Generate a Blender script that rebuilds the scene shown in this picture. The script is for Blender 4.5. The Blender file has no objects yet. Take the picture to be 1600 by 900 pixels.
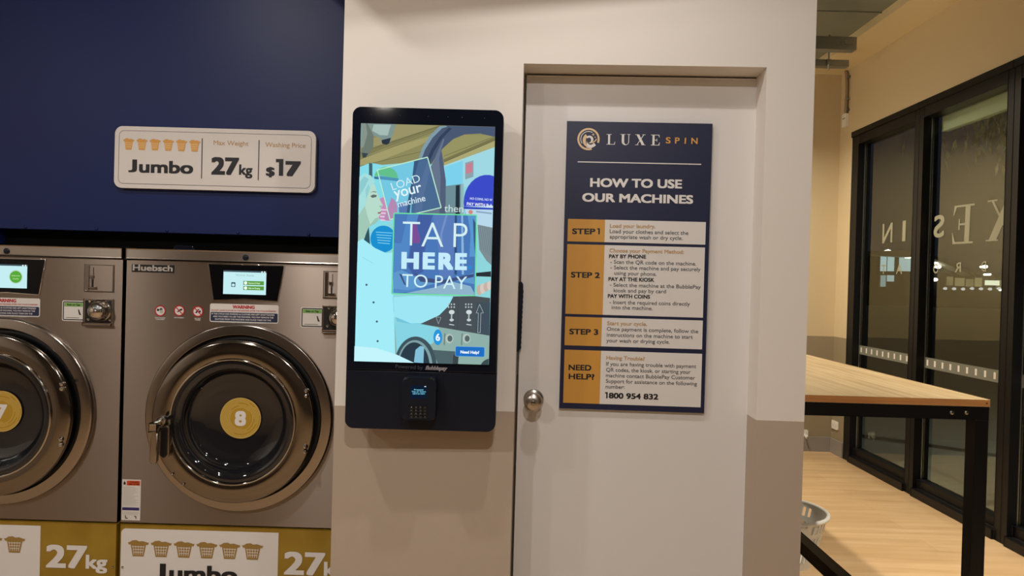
import bpy, bmesh, math, random
from mathutils import Vector, Matrix
random.seed(7)
SC = bpy.context.scene
COL = SC.collection
PI = math.pi

# ------------------------------------------------------------------ camera
FPX, EYE = 1110.0, 1.43
dy = Vector((6/FPX, 8/FPX, -1)).normalized()          # world +Y in camera space
up = Vector((.0275, 1, 0)); up -= dy*dy.dot(up); up.normalize()
xx = dy.cross(up)
RW = Matrix((xx, dy, up))                             # rows: world axes in camera space
cam = bpy.data.objects.new('camera', bpy.data.cameras.new('camera'))
COL.objects.link(cam)
cam.data.sensor_width = 36.0
cam.data.lens = 36.0*FPX/1600.0
cam.data.clip_start = .05; cam.data.clip_end = 400
cam.matrix_world = Matrix.Translation((0, 0, EYE)) @ RW.to_4x4()
SC.camera = cam
def ray(px, py):
    return RW @ Vector(((px-800)/FPX, (450-py)/FPX, -1))

# ------------------------------------------------------------------ world, exposure, lamps
w = bpy.data.worlds.new('night'); SC.world = w; w.use_nodes = True
w.node_tree.nodes['Background'].inputs[0].default_value = (.010, .012, .018, 1)
w.node_tree.nodes['Background'].inputs[1].default_value = 1.0
vs = SC.view_settings
vs.view_transform = 'Standard'; vs.look = 'None'; vs.exposure = 0.0; vs.gamma = 1.0; vs.use_curve_mapping = False
#        x, y, z, watts, colour, size
LAMPS = [(.12, -.45, 2.98, 41, (1, .945, .90), .07, PI),
         (.15, 1.42, 2.92, 9.5, (1, .95, .91), .06, PI),
         (-1.25, 1.38, 2.92, 13, (1, .95, .91), .06, PI),
         (-1.65, -.2, 2.98, 24, (1, .93, .86), .10, PI),
         (-3.2, -.2, 2.98, 24, (1, .93, .86), .10, PI),
         (1.50, 5.2, 3.10, 56, (1, .88, .68), .12, 2.7),
         (2.45, 2.9, 3.10, 25, (1, .90, .72), .10, 1.45),  # added lamp out of view, brightens floor, table and basket
         (-1.2, -2.0, 2.98, 6, (1, .88, .76), .12, PI),
         (1.2, -2.2, 2.98, 6, (1, .88, .76), .12, PI)]
LAMP_LABELS = ['round downlight in front of the partition, above the viewer', 'round downlight close to the partition above the door', 'round downlight close to the partition above the kiosk',
               'round downlight in front of the washer numbered 8', 'round downlight in front of the washer numbered 7', 'round downlight over the far end of the folding table', 'added round downlight by the near windows, out of view',
               'round downlight at the rear behind the washer aisle', 'round downlight at the rear by the windows']
def spot(o, watts, colour, size, spread):
    l = bpy.data.lights.new('lamp', 'AREA'); l.shape = 'DISK'; l.size = size
    l.energy = watts; l.color = colour; l.spread = spread
    ob = bpy.data.objects.new('lamp_light', l); COL.objects.link(ob)
    ob.location = o
    return ob

# ------------------------------------------------------------------ materials
def lin(h):
    h = h.lstrip('#'); out = []
    for i in (0, 2, 4):
        c = int(h[i:i+2], 16)/255
        out.append(c/12.92 if c <= .04045 else ((c+.055)/1.055)**2.4)
    return out
MATS = {}
def mat(key, colour, rough=.55, metal=0.0, spec=.5, coat=0.0):
    if key in MATS: return MATS[key]
    m = bpy.data.materials.new(key); m.use_nodes = True
    b = m.node_tree.nodes['Principled BSDF']
    c = lin(colour) if isinstance(colour, str) else colour
    b.inputs['Base Color'].default_value = (*c, 1)
    b.inputs['Roughness'].default_value = rough
    b.inputs['Metallic'].default_value = metal
    b.inputs['Specular IOR Level'].default_value = spec
    b.inputs['Coat Weight'].default_value = coat
    MATS[key] = m
    return m
def glow(key, colour, strength=1.0):
    key = 'glow_'+key
    if key in MATS: return MATS[key]
    m = bpy.data.materials.new(key); m.use_nodes = True
    nt = m.node_tree; nt.nodes.clear()
    o = nt.nodes.new('ShaderNodeOutputMaterial'); e = nt.nodes.new('ShaderNodeEmission')
    c = lin(colour) if isinstance(colour, str) else colour
    e.inputs[0].default_value = (*c, 1); e.inputs[1].default_value = strength
    nt.links.new(e.outputs[0], o.inputs[0]); MATS[key] = m
    return m
def S(h): return glow('screen_'+h, h, 1.0)             # a colour shown by a lit display
def nodes(m): return m.node_tree.nodes, m.node_tree.links, m.node_tree.nodes['Principled BSDF']
def noise_bump(m, scale, strength, dist=.002, detail=4, sc=(1, 1, 1), coord='Object'):
    N, L, b = nodes(m)
    t = N.new('ShaderNodeTexCoord'); mp = N.new('ShaderNodeMapping'); mp.inputs['Scale'].default_value = sc
    n = N.new('ShaderNodeTexNoise'); n.inputs['Scale'].default_value = scale; n.inputs['Detail'].default_value = detail
    bp = N.new('ShaderNodeBump'); bp.inputs['Strength'].default_value = strength; bp.inputs['Distance'].default_value = dist
    L.new(t.outputs[coord], mp.inputs[0]); L.new(mp.outputs[0], n.inputs['Vector'])
    L.new(n.outputs['Fac'], bp.inputs['Height']); L.new(bp.outputs[0], b.inputs['Normal'])
    return n
def noise_colour(m, c0, c1, scale, sc=(1, 1, 1), detail=4, lo=.35, hi=.65, coord='Object', rough=None):
    N, L, b = nodes(m)
    t = N.new('ShaderNodeTexCoord'); mp = N.new('ShaderNodeMapping'); mp.inputs['Scale'].default_value = sc
    n = N.new('ShaderNodeTexNoise'); n.inputs['Scale'].default_value = scale; n.inputs['Detail'].default_value = detail
    r = N.new('ShaderNodeValToRGB')
    r.color_ramp.elements[0].position = lo; r.color_ramp.elements[1].position = hi
    r.color_ramp.elements[0].color = (*lin(c0), 1); r.color_ramp.elements[1].color = (*lin(c1), 1)
    L.new(t.outputs[coord], mp.inputs[0]); L.new(mp.outputs[0], n.inputs['Vector'])
    L.new(n.outputs['Fac'], r.inputs[0]); L.new(r.outputs[0], b.inputs['Base Color'])
    return r
def two_tone(key, top, bottom, level=1.03):
    m = mat(key, top, .6)
    N, L, b = nodes(m)
    g = N.new('ShaderNodeNewGeometry'); s = N.new('ShaderNodeSeparateXYZ')
    c = N.new('ShaderNodeMath'); c.operation = 'GREATER_THAN'; c.inputs[1].default_value = level
    mx = N.new('ShaderNodeMix'); mx.data_type = 'RGBA'
    mx.inputs['A'].default_value = (*lin(bottom), 1); mx.inputs['B'].default_value = (*lin(top), 1)
    L.new(g.outputs['Position'], s.inputs[0]); L.new(s.outputs[2], c.inputs[0])
    L.new(c.outputs[0], mx.inputs['Factor']); L.new(mx.outputs['Result'], b.inputs['Base Color'])
    noise_bump(m, 90, .06, .002)
    return m
CREAM = two_tone('cream_and_taupe_paint', 'e3dcd3', 'b2a291')
BEIGE = two_tone('beige_paint', 'cdbc9c', '92866f')
BLUE = mat('navy_blue_paint', '101f52', .45, 0, .3); noise_bump(BLUE, 260, .08, .001)
WHITE_DOOR = mat('white_door_paint', 'd8d4d0', .42); noise_bump(WHITE_DOOR, 160, .03, .001)
BLACK = mat('black_plinth_gap_shade', (.0015, .0015, .0018), .8, 0, .1); noise_bump(BLACK, 200, .2, .001)  # black of the washer plinths, also the painted shade of the gap
def brushed(m, aniso):
    N, L, b = nodes(m)
    t = N.new('ShaderNodeTangent'); t.direction_type = 'UV_MAP'; t.uv_map = 'flat'
    L.new(t.outputs[0], b.inputs['Tangent'])
    b.inputs['Anisotropic'].default_value = aniso; b.inputs['Anisotropic Rotation'].default_value = .25
STEEL = mat('brushed_stainless', (.285, .235, .198), .35, 1.0); brushed(STEEL, .95)
noise_bump(STEEL, 1.6, .05, .02, 2)
STEEL_DARK = mat('stainless_trim', (.42, .37, .325), .28, 1.0); brushed(STEEL_DARK, .85)
CHROME = mat('chrome', (.55, .51, .47), .08, 1.0)
CHROME_RING = mat('dark_chrome', (.24, .21, .18), .11, 1.0)
CHROME_DULL = mat('polished_steel', (.36, .32, .285), .18, 1.0)
NICKEL = mat('satin_nickel', (.50, .45, .40), .30, 1.0)
GASKET = mat('black_rubber', '070708', .5)
PORT = mat('dark_porthole_glass', (.010, .010, .012), .04, 0, .6, .3)
GLOSSB = mat('glossy_black_glass', (.004, .006, .013), .06, 0, .5)
MATTEB = mat('matte_black_casing', (.005, .008, .016), .34, 0, .3)
noise_bump(MATTEB, 900, .1, .0004)
BLKSTEEL = mat('black_powder_coated_steel', (.006, .006, .007), .45, 0, .25)
WFRAME = mat('black_anodised_frame', (.007, .007, .008), .38, 0, .22)
ALU = mat('aluminium_bead', (.55, .55, .53), .35, 1.0)
GALV = mat('galvanised_steel', (.30, .33, .36), .38, 1.0)
WHITE = mat('white_print', 'dedad6', .5)
PAPER = mat('white_sticker', 'd8d4cf', .45)
INK = mat('black_ink', '111219', .5)
NAVY = mat('navy_print', '1b2344', .5)
NAVYB = mat('navy_board', '0f1739', .45)
GOLDP = mat('gold_print', 'c58f3c', .5)
GOLDT = mat('gold_text', 'c79a5c', .5)
ORANGE = mat('tan_orange_print', 'd39a4a', .5)
TAN = mat('tan_text', 'b8925e', .5)
GOLDPANEL = mat('gold_vinyl', '94751f', .38)
noise_colour(GOLDPANEL, '8c6c1a', '9c7d26', 6)
BASKETP = mat('brown_gold_print', '9a7a3c', .5)
RED = mat('red_print', 'b5222c', .5)
ORED = mat('orange_red_print', 'cf4a1c', .5)
GREEN = mat('green_print', '76a856', .5)
VIOLET = mat('violet_print', '2b2466', .5)
GREYT = mat('grey_text', '45464c', .5)
WPLASTIC = mat('white_plastic', 'e6e6e4', .35)
BASKETM = mat('pale_grey_plastic', 'eef2f4', .35, 0, .5)
FROST = mat('frosted_vinyl', 'aeb0a0', .7)
SKIRT = mat('grey_tile', '8e8a86', .35)
# floor: pale oak boards running along X
FLOORM = mat('oak_board_floor', 'b98b55', .36)
def wood(m, c0, c1, c2, sc, board=None):
    N, L, b = nodes(m)
    t = N.new('ShaderNodeTexCoord'); mp = N.new('ShaderNodeMapping'); mp.inputs['Scale'].default_value = sc
    n = N.new('ShaderNodeTexNoise'); n.inputs['Scale'].default_value = 1; n.inputs['Detail'].default_value = 7; n.inputs['Distortion'].default_value = .6
    r = N.new('ShaderNodeValToRGB'); e = r.color_ramp.elements
    e[0].position = .30; e[1].position = .72; e[0].color = (*lin(c0), 1); e[1].color = (*lin(c2), 1)
    k = e.new(.5); k.color = (*lin(c1), 1)
    L.new(t.outputs['Object'], mp.inputs[0]); L.new(mp.outputs[0], n.inputs['Vector']); L.new(n.outputs['Fac'], r.inputs[0])
    out = r.outputs[0]
    if board:
        br = N.new('ShaderNodeTexBrick'); br.inputs['Scale'].default_value = 1
        br.inputs['Brick Width'].default_value = board[0]; br.inputs['Row Height'].default_value = board[1]
        br.inputs['Mortar Size'].default_value = .0012; br.inputs['Mortar Smooth'].default_value = .5
        br.inputs['Color1'].default_value = (1, 1, 1, 1); br.inputs['Color2'].default_value = (.90, .88, .86, 1); br.inputs['Mortar'].default_value = (.72, .68, .62, 1)
        L.new(t.outputs['Object'], br.inputs['Vector'])
        mx = N.new('ShaderNodeMix'); mx.data_type = 'RGBA'; mx.blend_type = 'MULTIPLY'; mx.inputs['Factor'].default_value = 1
        L.new(out, mx.inputs['A']); L.new(br.outputs['Color'], mx.inputs['B']); out = mx.outputs['Result']
    L.new(out, b.inputs['Base Color'])
wood(FLOORM, 'bd9c74', 'caaa82', 'd3b590', (1.3, 14, 1), (1.6, .18))
TOPM = mat('bamboo_table_top', 'd8b87c', .4); wood(TOPM, '9c8460', 'b29b76', 'c0ab88', (42, 1.6, 20))
EDGEM = mat('varnished_table_edge', 'b8783e', .4); wood(EDGEM, 'c88a50', 'd3965a', 'dba066', (3, 3, 60))
# roof deck and ceiling
DECK = mat('grey_green_roof_deck', '7a827a', .42, .2); noise_colour(DECK, '6c766f', '8d928a', 1.2, (1, 1, 1))
SOFFIT = mat('beige_ceiling_paint', 'd9c9a4', .6)
ASPH = mat('grey_concrete_paving', '73756c', .9)
LEAF = mat('leaf_green', '8f9a78', .6); TRUNK = mat('bark', '3a3028', .9)
def pane_glass():
    m = bpy.data.materials.new('window_glass'); m.use_nodes = True
    nt = m.node_tree; nt.nodes.clear()
    o = nt.nodes.new('ShaderNodeOutputMaterial'); mx = nt.nodes.new('ShaderNodeMixShader')
    t = nt.nodes.new('ShaderNodeBsdfTransparent'); t.inputs[0].default_value = (.90, .93, .90, 1)
    g = nt.nodes.new('ShaderNodeBsdfGlossy'); g.inputs['Roughness'].default_value = .01; g.inputs[0].default_value = (1, .97, .84, 1)
    f = nt.nodes.new('ShaderNodeFresnel'); f.inputs['IOR'].default_value = 2.5
    gm = nt.nodes.new('ShaderNodeNewGeometry'); mu = nt.nodes.new('ShaderNodeMath'); mu.operation = 'MULTIPLY'
    iv = nt.nodes.new('ShaderNodeMath'); iv.operation = 'SUBTRACT'; iv.inputs[0].default_value = 1
    nt.links.new(gm.outputs['Backfacing'], iv.inputs[1]); nt.links.new(f.outputs[0], mu.inputs[0]); nt.links.new(iv.outputs[0], mu.inputs[1])
    nt.links.new(mu.outputs[0], mx.inputs[0]); nt.links.new(t.outputs[0], mx.inputs[1])
    nt.links.new(g.outputs[0], mx.inputs[2]); nt.links.new(mx.outputs[0], o.inputs[0])
    return m
GLASS = pane_glass()
def veil():
    m = bpy.data.materials.new('translucent_band_vinyl'); m.use_nodes = True
    nt = m.node_tree; b = nt.nodes['Principled BSDF']
    b.inputs['Base Color'].default_value = (*lin('9a9c90'), 1); b.inputs['Roughness'].default_value = .6
    b.inputs['Alpha'].default_value = .55
    return m
VEIL = veil()

# ------------------------------------------------------------------ frames of reference and mesh building
class F:
    """A vertical reference plane: u to the right, v up, n towards whoever faces it; origin O."""
    def __init__(s, O, deg=0):
        a = math.radians(deg); s.O = Vector(O)
        s.ex = Vector((math.cos(a), math.sin(a), 0)); s.ey = Vector((-math.sin(a), math.cos(a), 0))
        s.M = Matrix.Translation(s.O) @ Matrix.Rotation(a, 4, 'Z')
    def p(s, px, py, n=0.0):
        d = ray(px, py); c = Vector((0, 0, EYE))
        t = ((s.O - s.ey*n) - c).dot(s.ey)/d.dot(s.ey)
        q = c + d*t - s.O
        return (q.dot(s.ex), q.z)
    def ps(s, pts, n=0.0): return [s.p(x, y, n) for x, y in pts]

TXT = {}
def text_geo(s, bold, shear=0.0):
    k = (s, bold, shear)
    if k not in TXT:
        c = bpy.data.curves.new('t', 'FONT'); c.body = s; c.size = 1; c.offset = bold; c.shear = shear
        c.resolution_u = 4
        o = bpy.data.objects.new('t', c); m = o.to_mesh()
        TXT[k] = ([tuple(v.co[:2]) for v in m.vertices], [tuple(p.vertices) for p in m.polygons])
        o.to_mesh_clear(); bpy.data.objects.remove(o); bpy.data.curves.remove(c)
    return TXT[k]
CAP = .729

class MB:
    def __init__(s, step=1.5e-5): s.bm = bmesh.new(); s.mats = []; s.step = step; s.lift = 0.0
    def mi(s, m):
        if m not in s.mats: s.mats.append(m)
        return s.mats.index(m)
    def face(s, cos, m, smooth=False):
        f = s.bm.faces.new([s.bm.verts.new(c) for c in cos]); f.material_index = s.mi(m); f.smooth = smooth
        return f
    def box(s, u0, u1, v0, v1, n0, n1, m, bevel=0.0, seg=2):
        r = bmesh.ops.create_cube(s.bm, size=1)
        vs = r['verts']
        for v in vs:
            v.co = Vector((u0+(v.co.x+.5)*(u1-u0), -(n0+(v.co.y+.5)*(n1-n0)), v0+(v.co.z+.5)*(v1-v0)))
        fs = {f for v in vs for f in v.link_faces}; i = s.mi(m)
        if bevel:
            es = list({e for v in vs for e in v.link_edges})
            r = bmesh.ops.bevel(s.bm, geom=es, offset=bevel, segments=seg, profile=.5, affect='EDGES')
            fs = {f for f in fs if f.is_valid} | set(r['faces'])
        for f in fs: f.material_index = i
        return s
    def flat(s, pts, n, m):                     # each printed patch sits a hair above the one before
        s.face([(u, -n-s.lift, v) for u, v in pts], m); s.lift += s.step; return s
    def prism(s, pts, n0, n1, m, bevel=0.0, seg=2):
        b = [s.bm.verts.new((u, -n0, v)) for u, v in pts]; t = [s.bm.verts.new((u, -n1, v)) for u, v in pts]
        i = s.mi(m); fs = [s.bm.faces.new(b), s.bm.faces.new(t[::-1])]
        k = len(pts)
        for j in range(k): fs.append(s.bm.faces.new((b[j], b[(j+1) % k], t[(j+1) % k], t[j])))
        for f in fs: f.material_index = i
        if bevel:
            es = [e for e in fs[1].edges]
            r = bmesh.ops.bevel(s.bm, geom=es, offset=bevel, segments=seg, profile=.5, affect='EDGES')
            for f in r['faces']: f.material_index = i; f.smooth = True
        return s
    def text(s, t, a, b, h, n, m, bold=0.0, shear=0.0, mirror=False, fit=False):
        """lettering from point a to point b along its baseline, capital height h; bold thickens the strokes"""
        vs, fs = text_geo(t, min(bold, 0.0), shear)
        bold = max(bold, 0.0)
        x0 = min(v[0] for v in vs)-bold; x1 = max(v[0] for v in vs)+bold
        y0, y1 = (min(v[1] for v in vs)-bold, max(v[1] for v in vs)+bold) if fit else (-bold*.6, CAP+bold*.6)
        du, dv = b[0]-a[0], b[1]-a[1]; Ln = math.hypot(du, dv); eu, ev = du/Ln, dv/Ln
        k = Ln/(x1-x0); q = h/(y1-y0)
        i = s.mi(m); steps = [(0, 0)]
        if bold:
            ring8 = [(1, 1), (-1, 1), (-1, -1), (1, -1), (1, 0), (0, 1), (-1, 0), (0, -1)]
            steps += [(bold*p, bold*q_*.8) for p, q_ in ring8]
            if bold > .045: steps += [(bold*.5*p, bold*.4*q_) for p, q_ in ring8]
        for c, (ox, oy) in enumerate(steps):
            vv = []; nn = n + .000025*c
            for x, y in vs:
                X = (x+ox-x0)*k; Y = (y+oy-y0)*q
                if mirror: X = Ln-X
                vv.append(s.bm.verts.new((a[0]+eu*X-ev*Y, -nn-s.lift, a[1]+ev*X+eu*Y)))
            for f in fs:
                try: s.bm.faces.new([vv[j] for j in f]).material_index = i
                except ValueError: pass
        return s
    def line(s, a, b, wd, n, m):
        du, dv = b[0]-a[0], b[1]-a[1]; L = math.hypot(du, dv); p, q = -dv/L*wd/2, du/L*wd/2
        return s.flat([(a[0]-p, a[1]-q), (b[0]-p, b[1]-q), (b[0]+p, b[1]+q), (a[0]+p, a[1]+q)], n, m)
    def poly_line(s, pts, wd, n, m, closed=False):
        k = len(pts); out = []
        for j in range(k if closed else k-1): s.line(pts[j], pts[(j+1) % k], wd, n, m)
        return s
    def disc(s, c, r, n, m, seg=40): return s.flat([(c[0]+r*math.cos(2*PI*j/seg), c[1]+r*math.sin(2*PI*j/seg)) for j in range(seg)], n, m)
    def ring(s, c, r0, r1, n, m, seg=48, a0=0, a1=360):
        i = s.mi(m); k = seg; full = (a1-a0) >= 360
        A = [math.radians(a0+(a1-a0)*j/k) for j in range(k+1)]
        for j in range(k):
            P = [(c[0]+r*math.cos(A[q]), -n, c[1]+r*math.sin(A[q])) for r, q in ((r0, j), (r0, j+1), (r1, j+1), (r1, j))]
            s.face(P, m)
        return s
    def lathe(s, c, prof, m, seg=72):
        """profile of (radius, n) turned about the n axis through c"""
        i = s.mi(m); rows = []
        for r, n in prof:
            if r < 1e-6: rows.append([s.bm.verts.new((c[0], -n, c[1]))])
            else: rows.append([s.bm.verts.new((c[0]+r*math.cos(2*PI*j/seg), -n, c[1]+r*math.sin(2*PI*j/seg))) for j in range(seg)])
        for a, b in zip(rows, rows[1:]):
            for j in range(seg):
                k = (j+1) % seg
                if len(a) == 1 and len(b) == 1: continue
                if len(a) == 1: f = s.bm.faces.new((a[0], b[k], b[j]))
                elif len(b) == 1: f = s.bm.faces.new((a[j], a[k], b[0]))
                else: f = s.bm.faces.new((a[j], a[k], b[k], b[j]))
                f.material_index = i; f.smooth = True
        return s
    def tube(s, pts, r, m, seg=12, cap=True):
        """pts are (u, v, n); r a number or one per point"""
        P = [Vector((u, -n, v)) for u, v, n in pts]; R = r if isinstance(r, (list, tuple)) else [r]*len(P)
        i = s.mi(m); rows = []; last = None
        for j, q in enumerate(P):
            t = (P[min(j+1, len(P)-1)]-P[max(j-1, 0)]).normalized()
            a = last - t*last.dot(t) if last is not None else t.orthogonal()
            a.normalize(); b = t.cross(a); last = a
            rows.append([s.bm.verts.new(q+(a*math.cos(2*PI*k/seg)+b*math.sin(2*PI*k/seg))*R[j]) for k in range(seg)])
        for A, B in zip(rows, rows[1:]):
            for k in range(seg):
                f = s.bm.faces.new((A[k], A[(k+1) % seg], B[(k+1) % seg], B[k])); f.material_index = i; f.smooth = True
        if cap:
            for rw in (rows[0], rows[-1]): s.bm.faces.new(rw).material_index = i
        return s
    def plate_with_hole(s, u0, u1, v0, v1, c, r, n, m, seg=72):
        """rectangle with a round hole, as quads from the hole out to the border"""
        cs = [(c[0]+r*math.cos(2*PI*j/seg), c[1]+r*math.sin(2*PI*j/seg)) for j in range(seg)]
        def edge(x, y):
            dx, dv = x-c[0], y-c[1]; k = 1e9
            if dx > 1e-9: k = min(k, (u1-c[0])/dx)
            if dx < -1e-9: k = min(k, (u0-c[0])/dx)
            if dv > 1e-9: k = min(k, (v1-c[1])/dv)
            if dv < -1e-9: k = min(k, (v0-c[1])/dv)
            return (c[0]+dx*k, c[1]+dv*k)
        es = [edge(*q) for q in cs]
        for j in range(seg):
            k = (j+1) % seg; a, b = es[j], es[k]
            P = [cs[j], a]
            if abs(a[0]-b[0]) > 1e-6 and abs(a[1]-b[1]) > 1e-6:
                P.append((a[0] if abs(a[0]-u0) < 1e-6 or abs(a[0]-u1) < 1e-6 else b[0],
                          a[1] if abs(a[1]-v0) < 1e-6 or abs(a[1]-v1) < 1e-6 else b[1]))
            P += [b, cs[k]]
            s.face([(u, -n, v) for u, v in P], m)
        return s
    def obj(s, name, parent=None, M=None, weld=False):
        if weld: bmesh.ops.remove_doubles(s.bm, verts=s.bm.verts, dist=1e-5)
        bmesh.ops.recalc_face_normals(s.bm, faces=s.bm.faces)
        me = bpy.data.meshes.new(name); s.bm.to_mesh(me); s.bm.free()
        for m in s.mats: me.materials.append(m)
        if any(m.name.startswith(('brushed', 'stainless')) for m in s.mats):
            uv = me.uv_layers.new(name='flat')
            for l in me.loops: q = me.vertices[l.vertex_index].co; uv.data[l.index].uv = (q.x + q.y*.01, q.z + q.y*.02)
        o = bpy.data.objects.new(name, me); COL.objects.link(o)
        if parent is not None: o.parent = parent
        if M is not None: o.matrix_world = M
        return o
def rrect(u0, u1, v0, v1, r, seg=6):
    out = []
    for cx, cy, a in ((u1-r, v1-r, 0), (u0+r, v1-r, 90), (u0+r, v0+r, 180), (u1-r, v0+r, 270)):
        for j in range(seg+1):
            t = math.radians(a+90*j/seg); out.append((cx+r*math.cos(t), cy+r*math.sin(t)))
    return out
def thing(name, label, cat, fr, group=None):
    o = bpy.data.objects.new(name, None); COL.objects.link(o); o.empty_display_size = .05
    o.matrix_world = fr.M
    if label: o['label'] = label
    if cat: o['category'] = cat
    if group: o['group'] = group
    return o
def tag(o, label, cat, group=None):
    o['label'] = label; o['category'] = cat
    if group: o['group'] = group
    return o
def struct(o): o['kind'] = 'structure'; return o
def sub(o, label): o['label'] = label; return o

# ------------------------------------------------------------------ the setting
CEIL, XR, YF = 3.36, 2.85, 6.35
W0 = F((0, 0, 0))
def wbox(name, x0, x1, y0, y1, z0, z1, m): return struct(MB().box(x0, x1, z0, z1, -y0, -y1, m).obj(name))
wbox('floor', -4.2, 2.97, -3.4, YF, -.08, 0, FLOORM)
mb = MB().box(-4.2, 2.54, CEIL+.06, CEIL+.14, -(YF+.1), 3.4, DECK)
for k in range(16): mb.box(-4.2, 2.54, CEIL+.052, CEIL+.06, -(-3+.62*k)-.012, -(-3+.62*k), DECK)
struct(mb.obj('ceiling'))
wbox('trim_1', 2.54, 2.97, -3.4, YF+.1, CEIL, CEIL+.14, SOFFIT)
wbox('wall_rear', -4.2, 2.97, -3.5, -3.4, 0, CEIL+.14, two_tone('dark_taupe_paint', '6f6357', '5a4e44'))
wbox('wall_left', -4.3, -4.2, -3.5, 2.6, 0, CEIL+.14, CREAM)
wbox('wall_far', .60, XR+.12, YF, YF+.1, 0, CEIL+.14, BEIGE)
# partition with the door opening; its right part returns to the far wall as the side of the store room
PF = F((-.558, 2.222, 0), -1.96)
D_L = PF.p(818, 300)[0]; D_L = PF.p(813, 300)[0]; D_R = PF.p(1197, 150)[0]; D_T = PF.p(1000, 102)[1]; P_R = PF.p(1263, 450)[0]
mb = MB()
mb.box(0, D_L, 0, CEIL+.06, -.14, 0, CREAM).box(D_R, P_R, 0, CEIL+.06, -.14, 0, CREAM).box(D_L, D_R, D_T, CEIL+.06, -.14, 0, CREAM)
struct(mb.obj('wall_front', M=PF.M))
wbox('wall_side', .72, .88, 2.315, YF, 0, CEIL+.06, CREAM)
wbox('wall_store', -.55, .72, 3.1, 3.2, 0, CEIL+.06, CREAM)
# blue bulkhead over the machines and black surfaces for the shade in the gap under it
YB = 2.60
BF = F((-1.2, YB, 0))
bl = [BF.p(8, 354)[1], BF.p(300, 363)[1], BF.p(525, 371)[1]]
ZB = sum(bl)/3
mb = MB().box(-3.0, .642, ZB, CEIL+.06, -.10, 0, BLUE)
ub = BF.p(3, 360)[0]-.03
mb.box(-3.0, ub, 1.525, ZB, -.10, 0, BLUE)
struct(mb.obj('wall_machines', M=BF.M))
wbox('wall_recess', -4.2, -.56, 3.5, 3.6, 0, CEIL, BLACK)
mb = MB().box(ub, .642, ZB-.003, ZB+.010, -.06, .004, BLUE)
for k in range(7): mb.lathe((ub+.12+k*.26, ZB+.004), [(.006, .004), (.005, .008), (0, .009)], BLUE, 12)
struct(mb.obj('trim_2', M=BF.M))
mb = MB().box(ub, .642, 1.522, ZB-.004, -.10, -.06, BLACK)  # black sheet paints the shade of the gap above the washers
struct(mb.obj('gap_shade', M=BF.M))
# unseen slab, shaped to cast the slanted shadow across the partition
mb = MB(); q = [(-.9, 2.24), (.46, 2.19), (.46, 1.815), (-.9, 1.70)]
b0 = [mb.bm.verts.new((x, y, 2.62)) for x, y in q]; t0 = [mb.bm.verts.new((x, y, 2.80)) for x, y in q]
mb.mi(CREAM); mb.bm.faces.new(b0); mb.bm.faces.new(t0)
for j in range(4): mb.bm.faces.new((b0[j], b0[(j+1) % 4], t0[(j+1) % 4], t0[j]))
struct(mb.obj('shadow_slab'))
# window wall: strip above the glazing, the return by the far corner, and the wall behind the viewer
HEAD, Y1 = 2.796, 6.105
wbox('wall_right', XR, XR+.12, -3.4, YF, HEAD, CEIL, BEIGE)
wbox('wall_return', XR, XR+.12, Y1, YF, 0, HEAD, BEIGE)
wbox('wall_corner', XR, XR+.12, -3.4, -1.2, 0, HEAD, BEIGE)
wbox('baseboard_far', .88, XR-.012, YF-.012, YF, 0, .13, SKIRT)
wbox('baseboard_right', XR-.012, XR, Y1+.005, YF, 0, .13, SKIRT)
# door
DN = -.10
dl, dr = PF.p(813.5, 400, DN)[0]+.004, PF.p(1180.5, 200, DN)[0]
dt = PF.p(1000, 120.5, DN)[1]
DF = F(PF.O + PF.ex*dl - PF.ey*DN, -1.96)      # origin at the door's lower left, on its face
door = thing('door_1', 'plain white flush door set back in the cream wall, with instruction board', None, DF); struct(door)
MB().box(0, dr-dl, .008, dt, -.04, 0, WHITE_DOOR, .0015, 1).obj('door_leaf', door)
c = DF.p(833.5, 626, .03)
kn = MB().lathe(c, [(.033, 0), (.033, .004), (.029, .009), (.016, .012), (.0125, .018), (.0125, .030), (.020, .036), (.0275, .044), (.030, .054), (.0285, .064), (.022, .070), (.010, .0725), (.0, .073)], NICKEL, 48).obj('door_knob', door)
sub(kn, 'round satin nickel door knob')
MB().lathe(c, [(.0075, .0725), (.0075, .0765), (.006, .0775), (0, .0775)], CHROME_DULL, 24).obj('knob_lock', kn)
pts = DF.ps([(807, 549), (807, 446), (811, 441), (815, 440), (817.5, 444)], .012)
mb = MB(); R = []
right = DF.ps([(817.5, 452), (816.5, 500), (813.5, 547), (809, 550)], .012)
for j in range(24):
    a = Vector(right[0]).lerp(Vector(right[2]), j/24); R.append((a.x + (.0016 if j % 2 else 0), a.y))
mb.prism(pts + R + [right[3]], .001, .022, MATTEB)
sub(mb.obj('edge_pull', door), 'black ribbed pull strip on the door edge')

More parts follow.
